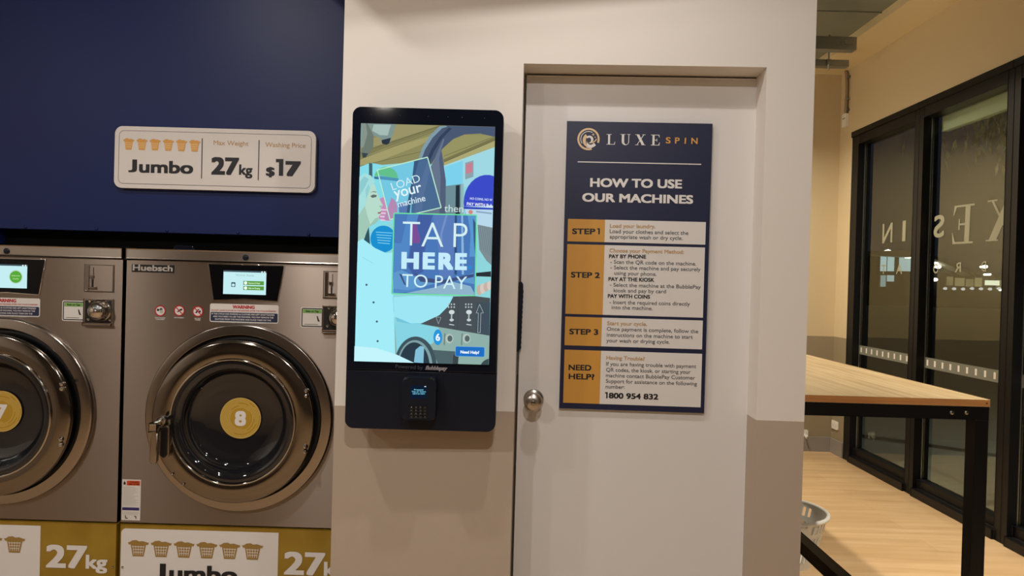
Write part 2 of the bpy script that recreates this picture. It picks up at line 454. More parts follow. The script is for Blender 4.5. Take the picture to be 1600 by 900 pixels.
# ------------------------------------------------------------------ washing machines
ZM = 2.55
M8 = F((-.978, ZM, 0)); M7 = F((-1.839, ZM, 0))
HW, MT = .4235, 1.516
SEAM = M8.p(377, 823)[1]
def basket_icon(mb, c, w_, h_, n, m, mg):
    u, v = c; a = w_/2; t = v+h_*.30
    mb.flat([(u-a*.74, t-h_*.06), (u+a*.74, t-h_*.06), (u+a*.52, v-h_*.5), (u-a*.52, v-h_*.5)], n, m)
    mb.flat([(u-a, t+h_*.06), (u+a, t+h_*.06), (u+a*.92, t-h_*.08), (u-a*.92, t-h_*.08)], n+.0001, m)
    mb.flat([(u-a*.85, t+h_*.06), (u-a*.6, v+h_*.47), (u-a*.2, v+h_*.5), (u+a*.05, v+h_*.42), (u+a*.4, v+h_*.45), (u+a*.85, t+h_*.06)], n, m)
    for k in range(3):
        y = t-h_*(.20+.17*k); q = .60-.09*k
        mb.line((u-a*q, y), (u+a*q, y), h_*.035, n+.0003, mg)
    for k in range(5):
        x = (k-2)*.235*a
        mb.line((u+x*1.12, t-h_*.14), (u+x*.85, v-h_*.40), w_*.022, n+.0002, mg)
def machine(fr, number, label, screen):
    g = M8                                  # artwork is measured on the right-hand machine
    t = thing('washing_machine', label, 'washing machine', fr, 'front-loading washers in a row')
    MB().box(-HW, HW, .06, MT-.004, -.86, -.03, STEEL).box(-HW+.02, HW-.02, 0, .06, -.82, -.08, BLACK).obj('cabinet', t)
    cz = g.p(375, 652)
    # stainless front with the porthole opening
    fp = MB().plate_with_hole(-HW, HW, SEAM+.004, 1.474, cz, .30, 0, STEEL, 96)
    fp.box(-HW, HW, SEAM+.004, SEAM+.006, -.03, -.0005, STEEL).box(-HW, HW, 1.472, 1.474, -.03, -.0005, STEEL)
    fp.box(-HW, -HW+.002, SEAM+.004, 1.474, -.03, -.0005, STEEL).box(HW-.002, HW, SEAM+.004, 1.474, -.03, -.0005, STEEL)
    fp.obj('front_panel', t)
    tt = MB().box(-HW, HW, 1.479, MT, -.06, .006, STEEL_DARK, .004).obj('top_trim', t)
    b = g.p(384, 402.5, .006)
    MB().lathe(b, [(.0105, .004), (.0105, .009), (.007, .0105), (0, .0105)], MATTEB, 28).obj('bung', tt)
    q = g.ps([(268, 392), (273, 382.5), (299, 384), (305, 393)], -.03)
    sub(MB().prism([(q[0][0], MT), q[1], q[2], (q[3][0], MT)], -.05, -.035, GLOSSB, .002).obj('lid_clip', t), 'small dark clip standing behind the top trim')
    # lower service panel with its vinyl graphic
    lp = MB().box(-HW, HW, .06, SEAM-.003, -.03, 0, GOLDPANEL, .002, 1).obj('lower_panel', t); sub(lp, 'gold service panel with white graphic')
    n = .0006
    a = g.p(189.7, 824.3); e = g.p(435.5, 830)
    mb = MB(); top = a[1]-.002
    mb.flat([(e[0], .14), (e[0], top)] + [p for p in rrect(a[0], e[0], .10, top, .018) if p[0] < a[0]+.02 and p[1] > .2] + [(a[0], .14)], n, WHITE)
    for k in range(6):
        c = g.p(216.3+35.7*k, 856.5+.98*k); basket_icon(mb, c, .076, .059, n+.0004, BASKETP, WHITE)
    mb.text('J', g.p(242, 907.5), g.p(259, 908), .0640, n+.0004, INK, .035, fit=True).text('umbo', g.p(264.5, 908.3), g.p(371, 911), .0640, n+.0004, INK, .035)
    mb.text('27', g.p(443.5, 897), g.p(508, 899), .0865, n+.0004, WHITE, .035)
    mb.text('kg', g.p(506, 899), g.p(540, 900), .053, n+.0004, WHITE, .03)
    mb.obj('panel_graphic', lp)
    for s in (-1, 1):
        c = (s*(HW-.011), g.p(191, 886)[1])
        MB().lathe(c, [(.0042, 0), (.0042, .003), (.002, .0045), (0, .0045)], CHROME, 16).obj('panel_screw', lp)
    # porthole: bezel, gasket, drum mouth, door
    MB().lathe(cz, [(.336, 0), (.336, .013), (.334, .0165), (.3305, .018), (.327, .0178), (.301, .0245), (.2985, .024), (.297, .021), (.2965, -.01)], CHROME_DULL, 96).obj('door_bezel', t)
    MB().lathe(cz, [(.2965, .006), (.286, .010), (.276, .008), (.262, .002), (.25, -.03), (0, -.03)], GASKET, 96).obj('door_gasket', t)
    dr_ = thing('door', None, None, F((0, 0, 0))); dr_.parent = t; dr_.matrix_world = fr.M
    cd = (cz[0]-.003, cz[1]-.006)
    MB().lathe(cd, [(.278, .022), (.2865, .034), (.2888, .046), (.2872, .055), (.2835, .0585), (.278, .0598), (.262, .0625), (.245, .0638), (.232, .0632), (.2225, .061)], CHROME_RING, 96).obj('door_ring', dr_)
    MB().lathe(cd, [(.2235, .060), (.2235, .0645), (.2215, .067), (.2185, .067), (.2165, .0645), (.2155, .056)], CHROME, 96).obj('glass_trim', dr_)
    gl = MB().lathe(cd, [(.2165, .058), (.207, .060), (.190, .058), (.181, .040), (.176, .028), (.170, .020), (.166, .016), (.160, .012), (.120, .006), (.06, .003), (0, .002)], PORT, 96).obj('door_glass', dr_)
    dc = g.p(376.5, 653, .006)
    bd = MB().disc(dc, .0735, .010, GOLDB, 64)
    for k, (r, a0, a1) in enumerate([(.069, 10, 330), (.064, 60, 400), (.059, -20, 250), (.054, 100, 420), (.049, 0, 300), (.044, 140, 460), (.0725, 0, 360), (.039, 40, 280)]):
        bd.ring(dc, r-.0011, r+.0009, .0104, GOLDL, 48, a0, a1)
    bd.text(str(number), (dc[0]-.0205, dc[1]-.027), (dc[0]+.0205, dc[1]-.027), .055, .0108, WHITE, .045)
    sub(bd.obj('number_badge', dr_), 'round gold badge with white numeral %d' % number)
    for (hx, hy) in ((477.5, 611.5), (477.5, 619), (475.5, 699), (475.5, 707)):
        c = g.p(hx, hy, .075)
        MB().lathe(c, [(.0085, .055), (.0085, .066), (.006, .072), (0, .0735)], CHROME, 20).obj('hinge_bolt', dr_)
    for (hx, hy) in ((269, 741), (286.5, 757)):
        c = g.p(hx, hy, .064); MB().lathe(c, [(.004, .05), (.004, .064), (.002, .067), (0, .067)], CHROME_DULL, 14).obj('rivet', dr_)
    # door handle: mount, pivot pin, catch plate and hanging lever
    hd = MB()
    p0 = g.p(262, 652, .075); p1 = g.p(250, 659, .105); p2 = g.p(240, 664, .125)
    hd.tube([(*p0, .060), (*p1, .105), (*p2, .120)], .010, CHROME).tube([(*g.p(254, 655, .10), .088), (*g.p(251, 658, .104), .105)], .0155, CHROME, 20)
    hd.tube([(*g.p(253.5, 650, .1), .10), (*g.p(253.5, 656, .1), .10)], .004, CHROME)
    u0, v1 = g.p(237, 661, .12); u1, _ = g.p(248.5, 661, .12); _, v0 = g.p(240, 724, .12)
    hd.box(u0, u1, v1-.026, v1, .108, .136, CHROME, .004)
    handle = hd.obj('door_handle', dr_); sub(handle, 'chrome latch handle with hanging lever')
    hl = MB(); sl = g.p(242, 662, .12)[0]-g.p(239, 724, .12)[0]
    hl.prism([(u0+.002, v1-.02), (u1+.001, v1-.02), (u1-sl*.4, v0+.010), (u1-sl*.4-.006, v0), (u0-sl*.4+.006, v0), (u0-sl*.4, v0+.010)], .114, .130, CHROME_DULL, .004)
    hl.obj('lever', handle)
    u0, v1 = g.p(249.5, 664, .085); u1, v0 = g.p(264, 715, .085)
    hb = MB().prism(rrect(u0, u1, v0, v1, .012), .066, .088, CHROME_DULL, .003)
    hb.prism(rrect(u0+.006, u1-.005, v0+.006, v1-.006, .009), .088, .0885, GASKET)
    hb.obj('catch_plate', handle)
    # control bezel and display
    q = g.ps([(326.3, 412.8), (443.3, 416.2), (433, 470.5), (383, 466.6), (334.3, 468.5)], .004)
    cx, cyv = g.p(384, 441); o_ = [(cx+(u-cx)*1.025, cyv+(v-cyv)*1.05) for u, v in q]
    bz = MB().prism(o_, 0, .004, CHROME, .0015).prism(q, .004, .0055, mat('bezel_black', (.003, .003, .004), .2, 0, .18)).obj('control_bezel', t)
    n = .0062
    a = g.p(350.5, 422.2); b = g.p(416.3, 461.0)
    ds = MB().flat([(a[0], b[1]), (b[0], b[1]), (b[0], a[1]), (a[0], a[1])], n, S('c4eef2'))
    ds.flat([(a[0], a[1]-.0055), (b[0], a[1]-.0055), (b[0], a[1]), (a[0], a[1])], n+.0003, S('45565f'))
    n += .0006
    for xx_ in (410.5, 414.6): ds.disc(g.p(xx_, 425.2), .0027, n, S('f2fbff'), 12)
    if screen == 'ready':
        ds.text('Washer Ready', g.p(369.5, 431.2), g.p(398, 432), .0075, n, S('9ab8b6'))
        p = g.p(365.7, 444.6); ds.flat(rrect(p[0]-.0075, p[0]+.0075, p[1]-.0085, p[1]+.0085, .002), n, S('3c5a68')); ds.disc((p[0], p[1]-.0015), .0052, n+.0003, S('c8f0f2'), 20)
        for yb, wd in ((441.8, 'Payment & Wash'), (449.7, 'Skip to Drying')):
            p = g.p(381.3, yb+.2); e_ = g.p(413.4, yb+.9)
            ds.flat([(p[0], p[1]-.0072), (e_[0], e_[1]-.0072), (e_[0], e_[1]+.0072), (p[0], p[1]+.0072)], n, S('5a9a3c'))
            ds.disc((p[0]+.0085, p[1]), .0060, n+.0003, S('eefaf2'), 20)
            ds.text(wd, (p[0]+.0185, p[1]-.0025), (p[0]+.060, p[1]-.0028), .0055, n+.0003, S('e6ffd8'), .02)
    else:
        p = (b[0]-.040, (a[1]+b[1])/2-.002)
        ds.disc(p, .0245, n, S('b9dcc0'), 36).disc(p, .0215, n+.0003, S('58a83a'), 36)
        ds.text('Selection', (p[0]-.015, p[1]+.002), (p[0]+.015, p[1]+.002), .005, n+.0006, S('b8e0a0'), .02)
        ds.text('Guide', (p[0]-.011, p[1]-.009), (p[0]+.011, p[1]-.009), .005, n+.0006, S('b8e0a0'), .02)
    ds.obj('display', bz)
    # raised maker's badge
    a = g.p(206.8, 412.6); b = g.p(271.5, 426.6); a = (a[0], a[1]); 
    mk = MB().box(a[0], b[0], b[1]+.001, a[1]-.001, 0, .002, GASKET, .001, 1)
    mk.text('Huebsch', (a[0]+.003, b[1]+.0055), (b[0]-.003, b[1]+.0055), .0225, .0026, mat('silver_lettering', 'b4aea6', .4, .2), .03)
    sub(mk.obj('maker_badge', t), 'black badge with raised silver lettering')
    # prohibition stickers
    for k, (px, py, lines) in enumerate((((250.6), 485.6, ('UNATTENDED', 'CHILDREN')), (280.3, 485.4, ('NO DYEING',)), (309.3, 486.6, ('NO PET', 'ITEMS')))):
        c = g.p(px, py); r = .0197; n = .0005
        st = MB().disc(c, r, n, RED, 36).disc(c, r*.80, n+.0003, PAPER, 36)
        n += .0006
        if k == 0:
            st.disc((c[0]-.008, c[1]+.003), .0045, n, INK, 16).disc((c[0]+.003, c[1]+.005), .0055, n, GREYT, 16).disc((c[0]+.005, c[1]-.003), .0065, n+.0001, FROST, 16)
        elif k == 1:
            st.flat([(c[0]-.010, c[1]-.006), (c[0]-.001, c[1]-.004), (c[0]+.004, c[1]+.000), (c[0]+.012, c[1]+.002), (c[0]+.010, c[1]+.008), (c[0]+.003, c[1]+.006), (c[0]-.003, c[1]+.001)], n, INK)
        else:
            st.flat([(c[0]-.010, c[1]-.005), (c[0]-.003, c[1]-.006), (c[0]+.0, c[1]+.002), (c[0]+.006, c[1]+.007), (c[0]+.002, c[1]+.009), (c[0]-.005, c[1]+.002)], n, INK).disc((c[0]+.007, c[1]+.000), .004, n, INK, 12)
        if k: st.line((c[0]-r*.66, c[1]+r*.66), (c[0]+r*.66, c[1]-r*.66), .0036, n+.0003, RED)
        st.ring(c, r*.80, r, n+.0004, RED, 36)
        for j, s_ in enumerate(lines):
            hw_ = .0019*len(s_)
            st.text(s_, (c[0]-hw_, c[1]-r-.0075-.0055*j), (c[0]+hw_, c[1]-r-.0075-.0055*j), .0042, .0006, WHITE, .03)
        st.obj('prohibition_sticker', t)
    # warning sticker
    a = g.p(328.4, 473.3); b = g.p(435, 506.2); a = (a[0], a[1]-.0015); v0 = b[1]+.001
    ws = MB().flat(rrect(a[0], b[0], v0, a[1], .007), .0005, PAPER)
    vm = g.p(382, 488.6)[1]
    ws.flat(rrect(a[0]+.003, b[0]-.003, v0+.0035, vm, .004), .0008, NAVY)
    ws.text('WARNING', g.p(363.5, 482), g.p(398, 482.8), .0125, .0008, RED, .05)
    ws.text('DO NOT LEAVE CLOTHES IN THE MACHINE AFTER THE CYCLE IS FINISHED', g.p(330.3, 485.6), g.p(431.5, 487.6), .0052, .0008, RED, .02)
    for j, s_ in enumerate(('IF THE CYCLE HAS FINISHED & CLOTHES ARE LEFT UNATTENDED', 'AND YOU NEED TO USE THE MACHINE, YOU MAY REMOVE THE', 'CLOTHES FROM THE MACHINE AND PLACE THEM ON THE', 'FOLDING TABLES FOR THE OWNER TO COLLECT.')):
        x0, x1 = ((331, 429), (333, 427.5), (336, 423.5), (343, 416))[j]; y = 491.2+4.15*j
        ws.text(s_, g.p(x0, y), g.p(x1, y+2.4), .0058, .0011, WHITE, .02)
    sub(ws.obj('warning_sticker', t), 'white and navy warning sticker with red heading')
    # tap-to-pay sticker (its square code left blank)
    a = g.p(470.3, 479.2); b = g.p(505.3, 513); v1 = a[1]-.001; v0 = b[1]+.001
    ps_ = MB().flat(rrect(a[0], b[0], v0, v1, .006), .0005, PAPER)
    fr_ = rrect(a[0]+.005, b[0]-.005, v0+.005, v1-.005, .002, 2); ps_.poly_line(fr_, .0034, .0008, INK, True)
    ps_.flat([(a[0]+.008, v1-.021), (b[0]-.008, v1-.021), (b[0]-.008, v1-.008), (a[0]+.008, v1-.008)], .0009, GREEN)
    ps_.text('Scan or Tap', (a[0]+.018, v1-.0175), (b[0]-.018, v1-.0175), .007, .0012, INK, .03)
    c = (b[0]-.022, (v0+v1)/2-.004)
    ps_.flat([(c[0]-.003, c[1]+.010), (c[0]+.001, c[1]+.009), (c[0]+.004, c[1]+.0), (c[0]+.009, c[1]-.010), (c[0]+.002, c[1]-.010), (c[0]-.001, c[1]-.001)], .0009, INK)
    ps_.line((a[0]+.014, v0+.012), (b[0]-.02, v0+.012), .0016, .0009, GREYT)
    sub(ps_.obj('payment_sticker', t), 'small white and green tap payment sticker')
    # coin slot and coin-box lock, measured on the left-hand machine
    g = M7
    a = g.p(133, 413); b = g.p(177.5, 456.6)
    cs = MB().box(a[0], b[0], b[1], a[1], -.004, .003, CHROME_DULL, .001, 1)
    cs.box(a[0]+.003, b[0]-.003, b[1]+.003, a[1]-.003, .003, .0036, STEEL)
    cs.box(a[0]+.006, a[0]+.018, b[1]+.004, a[1]-.004, .0036, .0060, STEEL_DARK, .001, 1)
    sx = g.p(147, 430)[0]; v = lambda y: g.p(147, y)[1]
    cs.box(sx-.0012, sx+.0012, v(431), v(418), .0036, .0040, GASKET).box(sx-.005, sx-.0005, v(448), v(436), .0036, .0060, GASKET)
    cs.box(sx-.011, sx+.001, v(434), v(430.5), .0036, .009, CHROME, .001, 1).box(sx-.013, sx+.010, v(450.5), v(448.3), .0036, .012, CHROME, .001, 1)
    cs.obj('coin_slot', t)
    a = g.p(132, 467.3); b = g.p(176.2, 509.6)
    cl = MB().box(a[0], b[0], b[1], a[1], 0, .005, CHROME_DULL, .002).box(a[0]+.002, b[0]-.002, b[1], b[1]+.008, .005, .014, CHROME, .002)
    cl.box(a[0]+.006, b[0]-.004, b[1]+.010, a[1]-.004, .005, .0056, GASKET)
    for dx, dz in ((.012, -.012), (.012, .062-.082+.030), (.090, -.070)): pass
    for (sx_, sy_) in ((142, 471), (139.5, 499), (173.5, 500)):
        cl.lathe(g.p(sx_, sy_), [(.0055, .0056), (.0055, .0075), (.003, .009), (0, .009)], CHROME, 16)
    cl_o = cl.obj('coin_box_plate', t)
    c = g.p(158.5, 485.6)
    dm = MB().lathe(c, [(.041, .005), (.041, .009), (.037, .011), (.034, .016), (.033, .026), (.029, .037), (.020, .046), (.010, .0495), (0, .0505)], CHROME, 48).obj('lock_dome', cl_o)
    c2 = g.p(150.5, 486, .04)
    MB().lathe(c2, [(.0135, .030), (.0135, .046), (.011, .048), (.008, .046), (.006, .046), (.006, .050), (0, .050)], CHROME_DULL, 28).obj('key_cylinder', cl_o)
    # data label by the lower left corner
    g = M8
    a = g.p(187.8, 748.3); b = g.p(219, 813.6); a = (max(a[0], -HW+.002), a[1]); v1 = a[1]-.0008; v0 = b[1]+.0008
    dlb = MB().flat([(a[0], v0), (b[0], v0), (b[0], v1), (a[0], v1)], .0005, PAPER)
    W_, H_ = b[0]-a[0], v1-v0; u = lambda f: a[0]+W_*f; vv = lambda f: v1-H_*f
    dlb.flat([(u(.25), vv(.145)), (u(.95), vv(.145)), (u(.95), vv(.03)), (u(.25), vv(.03))], .0008, ORED)
    dlb.text('WARNING', (u(.42), vv(.075)), (u(.88), vv(.075)), .004, .0011, INK, .03).text('RISK OF FIRE', (u(.36), vv(.13)), (u(.92), vv(.13)), .005, .0011, INK, .03)
    dlb.flat([(u(.08), vv(.13)), (u(.18), vv(.13)), (u(.2), vv(.09)), (u(.13), vv(.04)), (u(.07), vv(.09))], .0008, INK)
    random.seed(3)
    for k in range(15):
        f = .19+.031*k
        dlb.line((u(.05), vv(f)), (u(.6+.35*random.random()), vv(f)), .0011, .0008, FROST)
    dlb.flat([(u(.04), vv(.755)), (u(.94), vv(.755)), (u(.94), vv(.685)), (u(.04), vv(.685))], .0008, VIOLET)
    for f in (.80, .83, .86): dlb.line((u(.05), vv(f)), (u(.92), vv(f)), .0010, .0008, FROST)
    dlb.poly_line([(u(.22), vv(.88)), (u(.22), vv(.95)), (u(.34), vv(.95))], .003, .0008, INK).poly_line([(u(.68), vv(.90)), (u(.78), vv(.90)), (u(.78), vv(.96))], .003, .0008, INK)
    sub(dlb.obj('data_label', t), 'white data label with orange heading')
    return t
GOLDB = mat('gold_badge', 'b08a24', .45); GOLDL = mat('gold_badge_light', 'cdb062', .45)
machine(M8, 8, 'stainless front-loading washer numbered 8, beside the cream wall', 'ready')
machine(M7, 7, 'stainless front-loading washer numbered 7, round green button on its display', 'guide')

# ------------------------------------------------------------------ price sign on the blue wall
SG = F((-1.085, YB-.001, 1.80)); n = .018
a = SG.p(180, 196.5, n); b = SG.p(491.5, 301, n)
dz = a[1]-SG.p(491.5, 205.5, n)[1]
ps = thing('price_sign', 'white rounded wash price sign on the navy wall above the machines', 'sign', SG)
V1 = (a[1]+SG.p(492, 205, n)[1])/2; V0 = (b[1]+SG.p(179, 293.5, n)[1])/2
MB().prism(rrect(a[0], b[0], V0, V1, .028, 10), 0, n, mat('sign_board_white', 'd6d0ca', .4), .0015, 1).obj('sign_board', ps)
fr_ = rrect(a[0]+.016, b[0]-.016, V0+.016, V1-.016, .018, 10)
z6 = lambda x, y: SG.p(170+x/4.706, 180+y/4.706, n)
mb = MB().poly_line(fr_, .0012, n+.0004, GREYT, True)
mb.line(z6(688, 170), z6(682, 466), .0030, n+.0004, INK).line(z6(1106, 183), z6(1099, 478), .0030, n+.0004, INK)
mb.obj('sign_border', ps)
mb = MB().text('J', z6(143, 420), z6(207, 421.5), .0475, n+.0004, INK, .035, fit=True).text('umbo', z6(222, 421.5), z6(620, 431), .0475, n+.0004, INK, .035)
mb.obj('capacity_lettering', ps)
MB().text('27', z6(752, 435), z6(957, 440), .066, n+.0004, INK, .045).text('kg', z6(957, 438), z6(1056, 441), .040, n+.0004, INK, .03).obj('weight_lettering', ps)
MB().text('$', z6(1155, 446), z6(1220, 448), .034, n+.0004, INK, .045).text('7', z6(1297, 447), z6(1412, 450), .057, n+.0004, INK, .06).flat([z6(1252, 322), z6(1285, 322.6), z6(1282, 446.5), z6(1250, 446)], n+.0004, INK).flat([z6(1229, 321.5), z6(1253, 322), z6(1252.5, 347), z6(1229, 346.5)], n+.0004, INK).obj('price_lettering', ps)
MB().text('Max Weight', z6(770, 218), z6(1027, 226), .0175, n+.0004, TAN, .008).obj('weight_caption', ps)
MB().text('Washing Price', z6(1150, 232), z6(1447, 241), .0175, n+.0004, TAN, .008).obj('price_caption', ps)
mb = MB()
for k in range(6): basket_icon(mb, z6(147+97.0*k, 211+2.6*k), .041, .042, n+.0004, ORANGE, mat('pale_orange_print', 'ecc78c', .5))
sub(mb.obj('basket_icons', ps), 'row of six orange basket pictograms')

# ------------------------------------------------------------------ instruction board on the door
PB = F(DF.O + Vector((0, 0, 0)) + DF.ex*.30 + DF.ey*-.001, -1.96); n = .012
po = thing('instruction_board', 'tall navy how-to-use board with gold steps on the white door', 'sign', PB)
TL, TR, BL, BR = PB.ps([(886, 189.5), (1112.5, 193), (874, 637.5), (1101, 646)], n)
u0, u1, v0, v1 = (TL[0]+BL[0])/2, (TR[0]+BR[0])/2, (BL[1]+BR[1])/2, (TL[1]+TR[1])/2
MB().box(u0, u1, v0, v1, 0, n, NAVYB, .0006, 1).obj('board', po)
z7 = lambda x, y: PB.p(870+x/5.296, 180+y/5.296, n)
z8 = lambda x, y: PB.p(870+x/2.728, 330+y/2.728, n)
PX = 1/FPX*2.27
k1, k2 = n+.0004, n+.0008
def serif(mb, ch, A, B, h, n, m, wd, mirror=False):
    """Didone-style capital from base point A to base point B"""
    du, dv = B[0]-A[0], B[1]-A[1]; L = math.hypot(du, dv); eu, ev = du/L, dv/L
    def P(x, y):
        x = x*L; y = y*h
        if mirror: x = L-x
        return (A[0]+eu*x-ev*y, A[1]+ev*x+eu*y)
    def q(*pts): mb.flat([P(x, y) for x, y in pts], n, m)
    T, t, s_ = wd*1.5, .05, .04
    if ch == 'L':
        q((.18, 0), (.18+T, 0), (.18+T, 1), (.18, 1)); q((0, 1-s_), (.18+T+.18, 1-s_), (.18+T+.18, 1), (0, 1)); q((0, 0), (.96, 0), (.96, t), (0, t)); q((.86, t), (.96, t), (1, .30), (.97, .30))
    elif ch == 'E':
        q((.18, 0), (.18+T, 0), (.18+T, 1), (.18, 1)); q((0, 0), (.96, 0), (.96, t), (0, t)); q((0, 1-t), (.94, 1-t), (.94, 1), (0, 1)); q((.18+T, .5-t/2), (.70, .5-t/2), (.70, .5+t/2), (.18+T, .5+t/2))
        q((.84, t), (.96, t), (1, .30), (.97, .30)); q((.82, 1-t), (.94, 1-t), (.97, .74), (.94, .74)); q((.64, .36), (.70, .36), (.70, .64), (.64, .64))
    elif ch == 'X':
        q((.10, 1), (.10+T*1.15, 1), (.92, 0), (.92-T*1.15, 0)); q((.80, 1), (.88, 1), (.20, 0), (.12, 0))
        for x0, x1, y in ((0, .42, 1-s_), (.66, 1, 1-s_), (0, .34, 0), (.58, 1, 0)): q((x0, y), (x1, y), (x1, y+s_), (x0, y+s_))
    elif ch == 'U':
        q((.14, 1), (.14+T, 1), (.14+T, .32), (.14, .32)); q((.80, 1), (.87, 1), (.87, .32), (.80, .32))
        cx_, r0, r1 = .505, .365, .365
        O, I = [], []
        for j in range(13):
            a_ = PI+PI*j/12; O.append((.505+.365*math.cos(a_), .32+.34*math.sin(a_)))
            I.append(((.14+T+.80)/2+(.80-.14-T)/2*math.cos(a_), .32+.27*math.sin(a_)))
        for j in range(12): q(O[j], O[j+1], I[j+1], I[j])
        q((0, 1-s_), (.14+T+.14, 1-s_), (.14+T+.14, 1), (0, 1)); q((.66, 1-s_), (1, 1-s_), (1, 1), (.66, 1))
lg = MB(); c = z7(262, 198); r = 92/5.296*PX
PALEGOLD = mat('pale_gold_print', 'd9bb92', .5)
lg.ring(c, r*.83, r, k1, PALEGOLD, 56, -20, 290)
lg.ring(c, r*.66, r*.72, k1, WHITE, 40, 60, 215)
def swirl(cx, cy, pts, m, k):
    lg.flat([(c[0]+x*r, c[1]+y*r) for x, y in pts], k, m)
def arcpts(cx, cy, rx, ry, a0, a1, nn=14): return [(cx+rx*math.cos(math.radians(a0+(a1-a0)*j/nn)), cy+ry*math.sin(math.radians(a0+(a1-a0)*j/nn))) for j in range(nn+1)]
swirl(0, 0, arcpts(.08, -.02, .36, .34, 150, -100) + arcpts(.06, -.08, .18, .22, -90, 140), WHITE, k1)
swirl(0, 0, arcpts(.10, -.02, .78, .78, 250, 318) + arcpts(.20, -.10, .34, .40, 330, 180), WHITE, k1)
swirl(0, 0, arcpts(.0, -.10, .52, .62, 120, 262) + arcpts(.10, -.16, .34, .54, 262, 130), PALEGOLD, k2)
swirl(0, 0, arcpts(.12, .12, .66, .50, 268, 348) + arcpts(.12, .16, .58, .44, 345, 270), PALEGOLD, k2+.0003)
for sx, sy, sr in ((.42, .42, .17), (.60, .18, .10)):
    lg.flat([(c[0]+r*(sx+(sr if j % 2 == 0 else sr*.3)*math.sin(j*PI/4)), c[1]+r*(sy+(sr if j % 2 == 0 else sr*.3)*math.cos(j*PI/4))) for j in range(8)], k1, PALEGOLD)
for ch, x0, x1, y0, y1, hh in (('L', 410, 482, 243, 244, 86), ('U', 525, 608, 246, 247, 89), ('X', 648, 733, 247.5, 248.5, 88), ('E', 777, 851, 250, 251, 88)):
    serif(lg, ch, z7(x0, y0), z7(x1, y1), hh/5.296*PX, k1, WHITE, .155)
for ch, x0, x1 in (('S', 901, 941), ('P', 977, 1015), ('I', 1056, 1067), ('N', 1112, 1164)):
    y = 233+(x0-900)*.025; lg.text(ch, z7(x0, y), z7(x1, y+.6), 53/5.296*PX, k1, ORANGE, .02)
lg.line(z7(172, 386), z7(1194, 407), 8/5.296*PX, k1, WHITE)
sub(lg.obj('logo', po), 'round gold wave emblem with white and gold lettering')
tx = MB().text('HOW TO USE', z7(275, 592), z7(1035, 606), 76/5.296*PX, k1, WHITE, .036).text('OUR MACHINES', z7(210, 714), z7(1127, 733), 74/5.296*PX, k1, WHITE, .036)
tx.obj('heading', po)
rows = [('STEP 1', ((65, 97), (183, 98.5)), (47, 33, 206, 35), (634, 46), (634, 142), (46, 129)),
        ('STEP 2', ((60, 282), (183, 285)), (44, 140, 205, 145), (632, 155), (622, 454), (37, 437)),
        ('STEP 3', ((53, 524), (176, 527)), (36, 448, 194, 453), (622, 467), (619, 590), (33, 570)),
        ('NEED', ((50, 677), (147, 679)), (33, 590, 190, 594), (618, 608), (614, 836), (27, 816))]
TP = []
for k, (nm, tp, (xa, ya, xb, yb), tr_, br_, bl_) in enumerate(rows):
    A, Bm, Cc, Dd, Ee = z8(xa, ya), z8(xb, yb), z8(*tr_), z8(*br_), z8(*bl_)
    ut0 = (A[0]+Ee[0])/2; ut1 = (Cc[0]+Dd[0])/2; vt = (A[1]+Cc[1])/2; vb = (Ee[1]+Dd[1])/2; um = Bm[0]-.001*(k > 0)
    g_ = MB().box(ut0, um, vb, vt, n, n+.0008, GOLDP)
    if nm == 'STEP 1':
        g_.text('STEP', z8(65, 97), z8(164, 98.2), 25/2.728*PX, n+.0012, INK, .032)
        g_.flat([z8(177.2, 73), z8(183.6, 73), z8(183, 98.5), z8(176.6, 98.5)], n+.0012, INK).flat([z8(172.5, 73), z8(178.2, 73), z8(178.1, 78), z8(172.5, 78)], n+.0012, INK)
    else: g_.text(nm, z8(*tp[0]), z8(*tp[1]), 25/2.728*PX, n+.0012, INK, .032)
    if nm == 'NEED': g_.text('HELP?', z8(50, 715), z8(160, 718), 25/2.728*PX, n+.0012, INK, .032)
    sub(g_.obj('step_panel', po), 'gold panel reading ' + ('NEED HELP?' if nm == 'NEED' else nm))
    TP.append(MB().box(um, ut1, vb, vt, n, n+.0008, PAPER).obj('text_panel', po))
lines = [('Load your laundry.', 226, 420, 70, 73, 2), ('Load your clothes and select the', 225, 560, 93, 101, 0), ('appropriate wash or dry cycle.', 225, 536, 116, 123, 0),
 ('Choose your Payment Method:', 224, 541, 175, 182, 2), ('PAY BY PHONE', 222, 380, 200, 202, 1), ('- Scan the QR code on the machine.', 228, 594, 223, 232, 0), ('- Select the machine and pay securely', 228, 612, 247, 256, 0), ('using your phone.', 245, 425, 271, 276, 0),
 ('PAY AT THE KIOSK', 220, 415, 297, 301, 1), ('- Select the machine at the BubblePay', 226, 613, 321, 331, 0), ('kiosk and pay by card', 242, 465, 345, 350, 0), ('PAY WITH COINS', 217, 397, 369, 373, 1),
 ('- Insert the required coins directly', 224, 567, 395, 403, 0), ('into the machine.', 233, 408, 417, 422, 0), ('Start your cycle.', 214, 384, 485, 489, 2), ('Once payment is complete, follow the', 213, 602, 509, 520, 0),
 ('instructions on the machine to start', 213, 579, 534, 544, 0), ('your wash or drying cycle.', 211, 481, 558, 565, 0), ('Having Trouble?', 211, 374, 632, 637, 2), ('If you are having trouble with payment', 210, 594, 658, 669, 0),
 ('QR codes, the kiosk, or starting your', 210, 570, 683, 693, 0), ('machine contact BubblePay Customer', 209, 589, 707, 718, 0), ('Support for assistance on the following', 209, 597, 731, 743, 0), ('number:', 208, 288, 755, 757, 0)]
part_of = [0]*3 + [1]*11 + [2]*4 + [3]*6
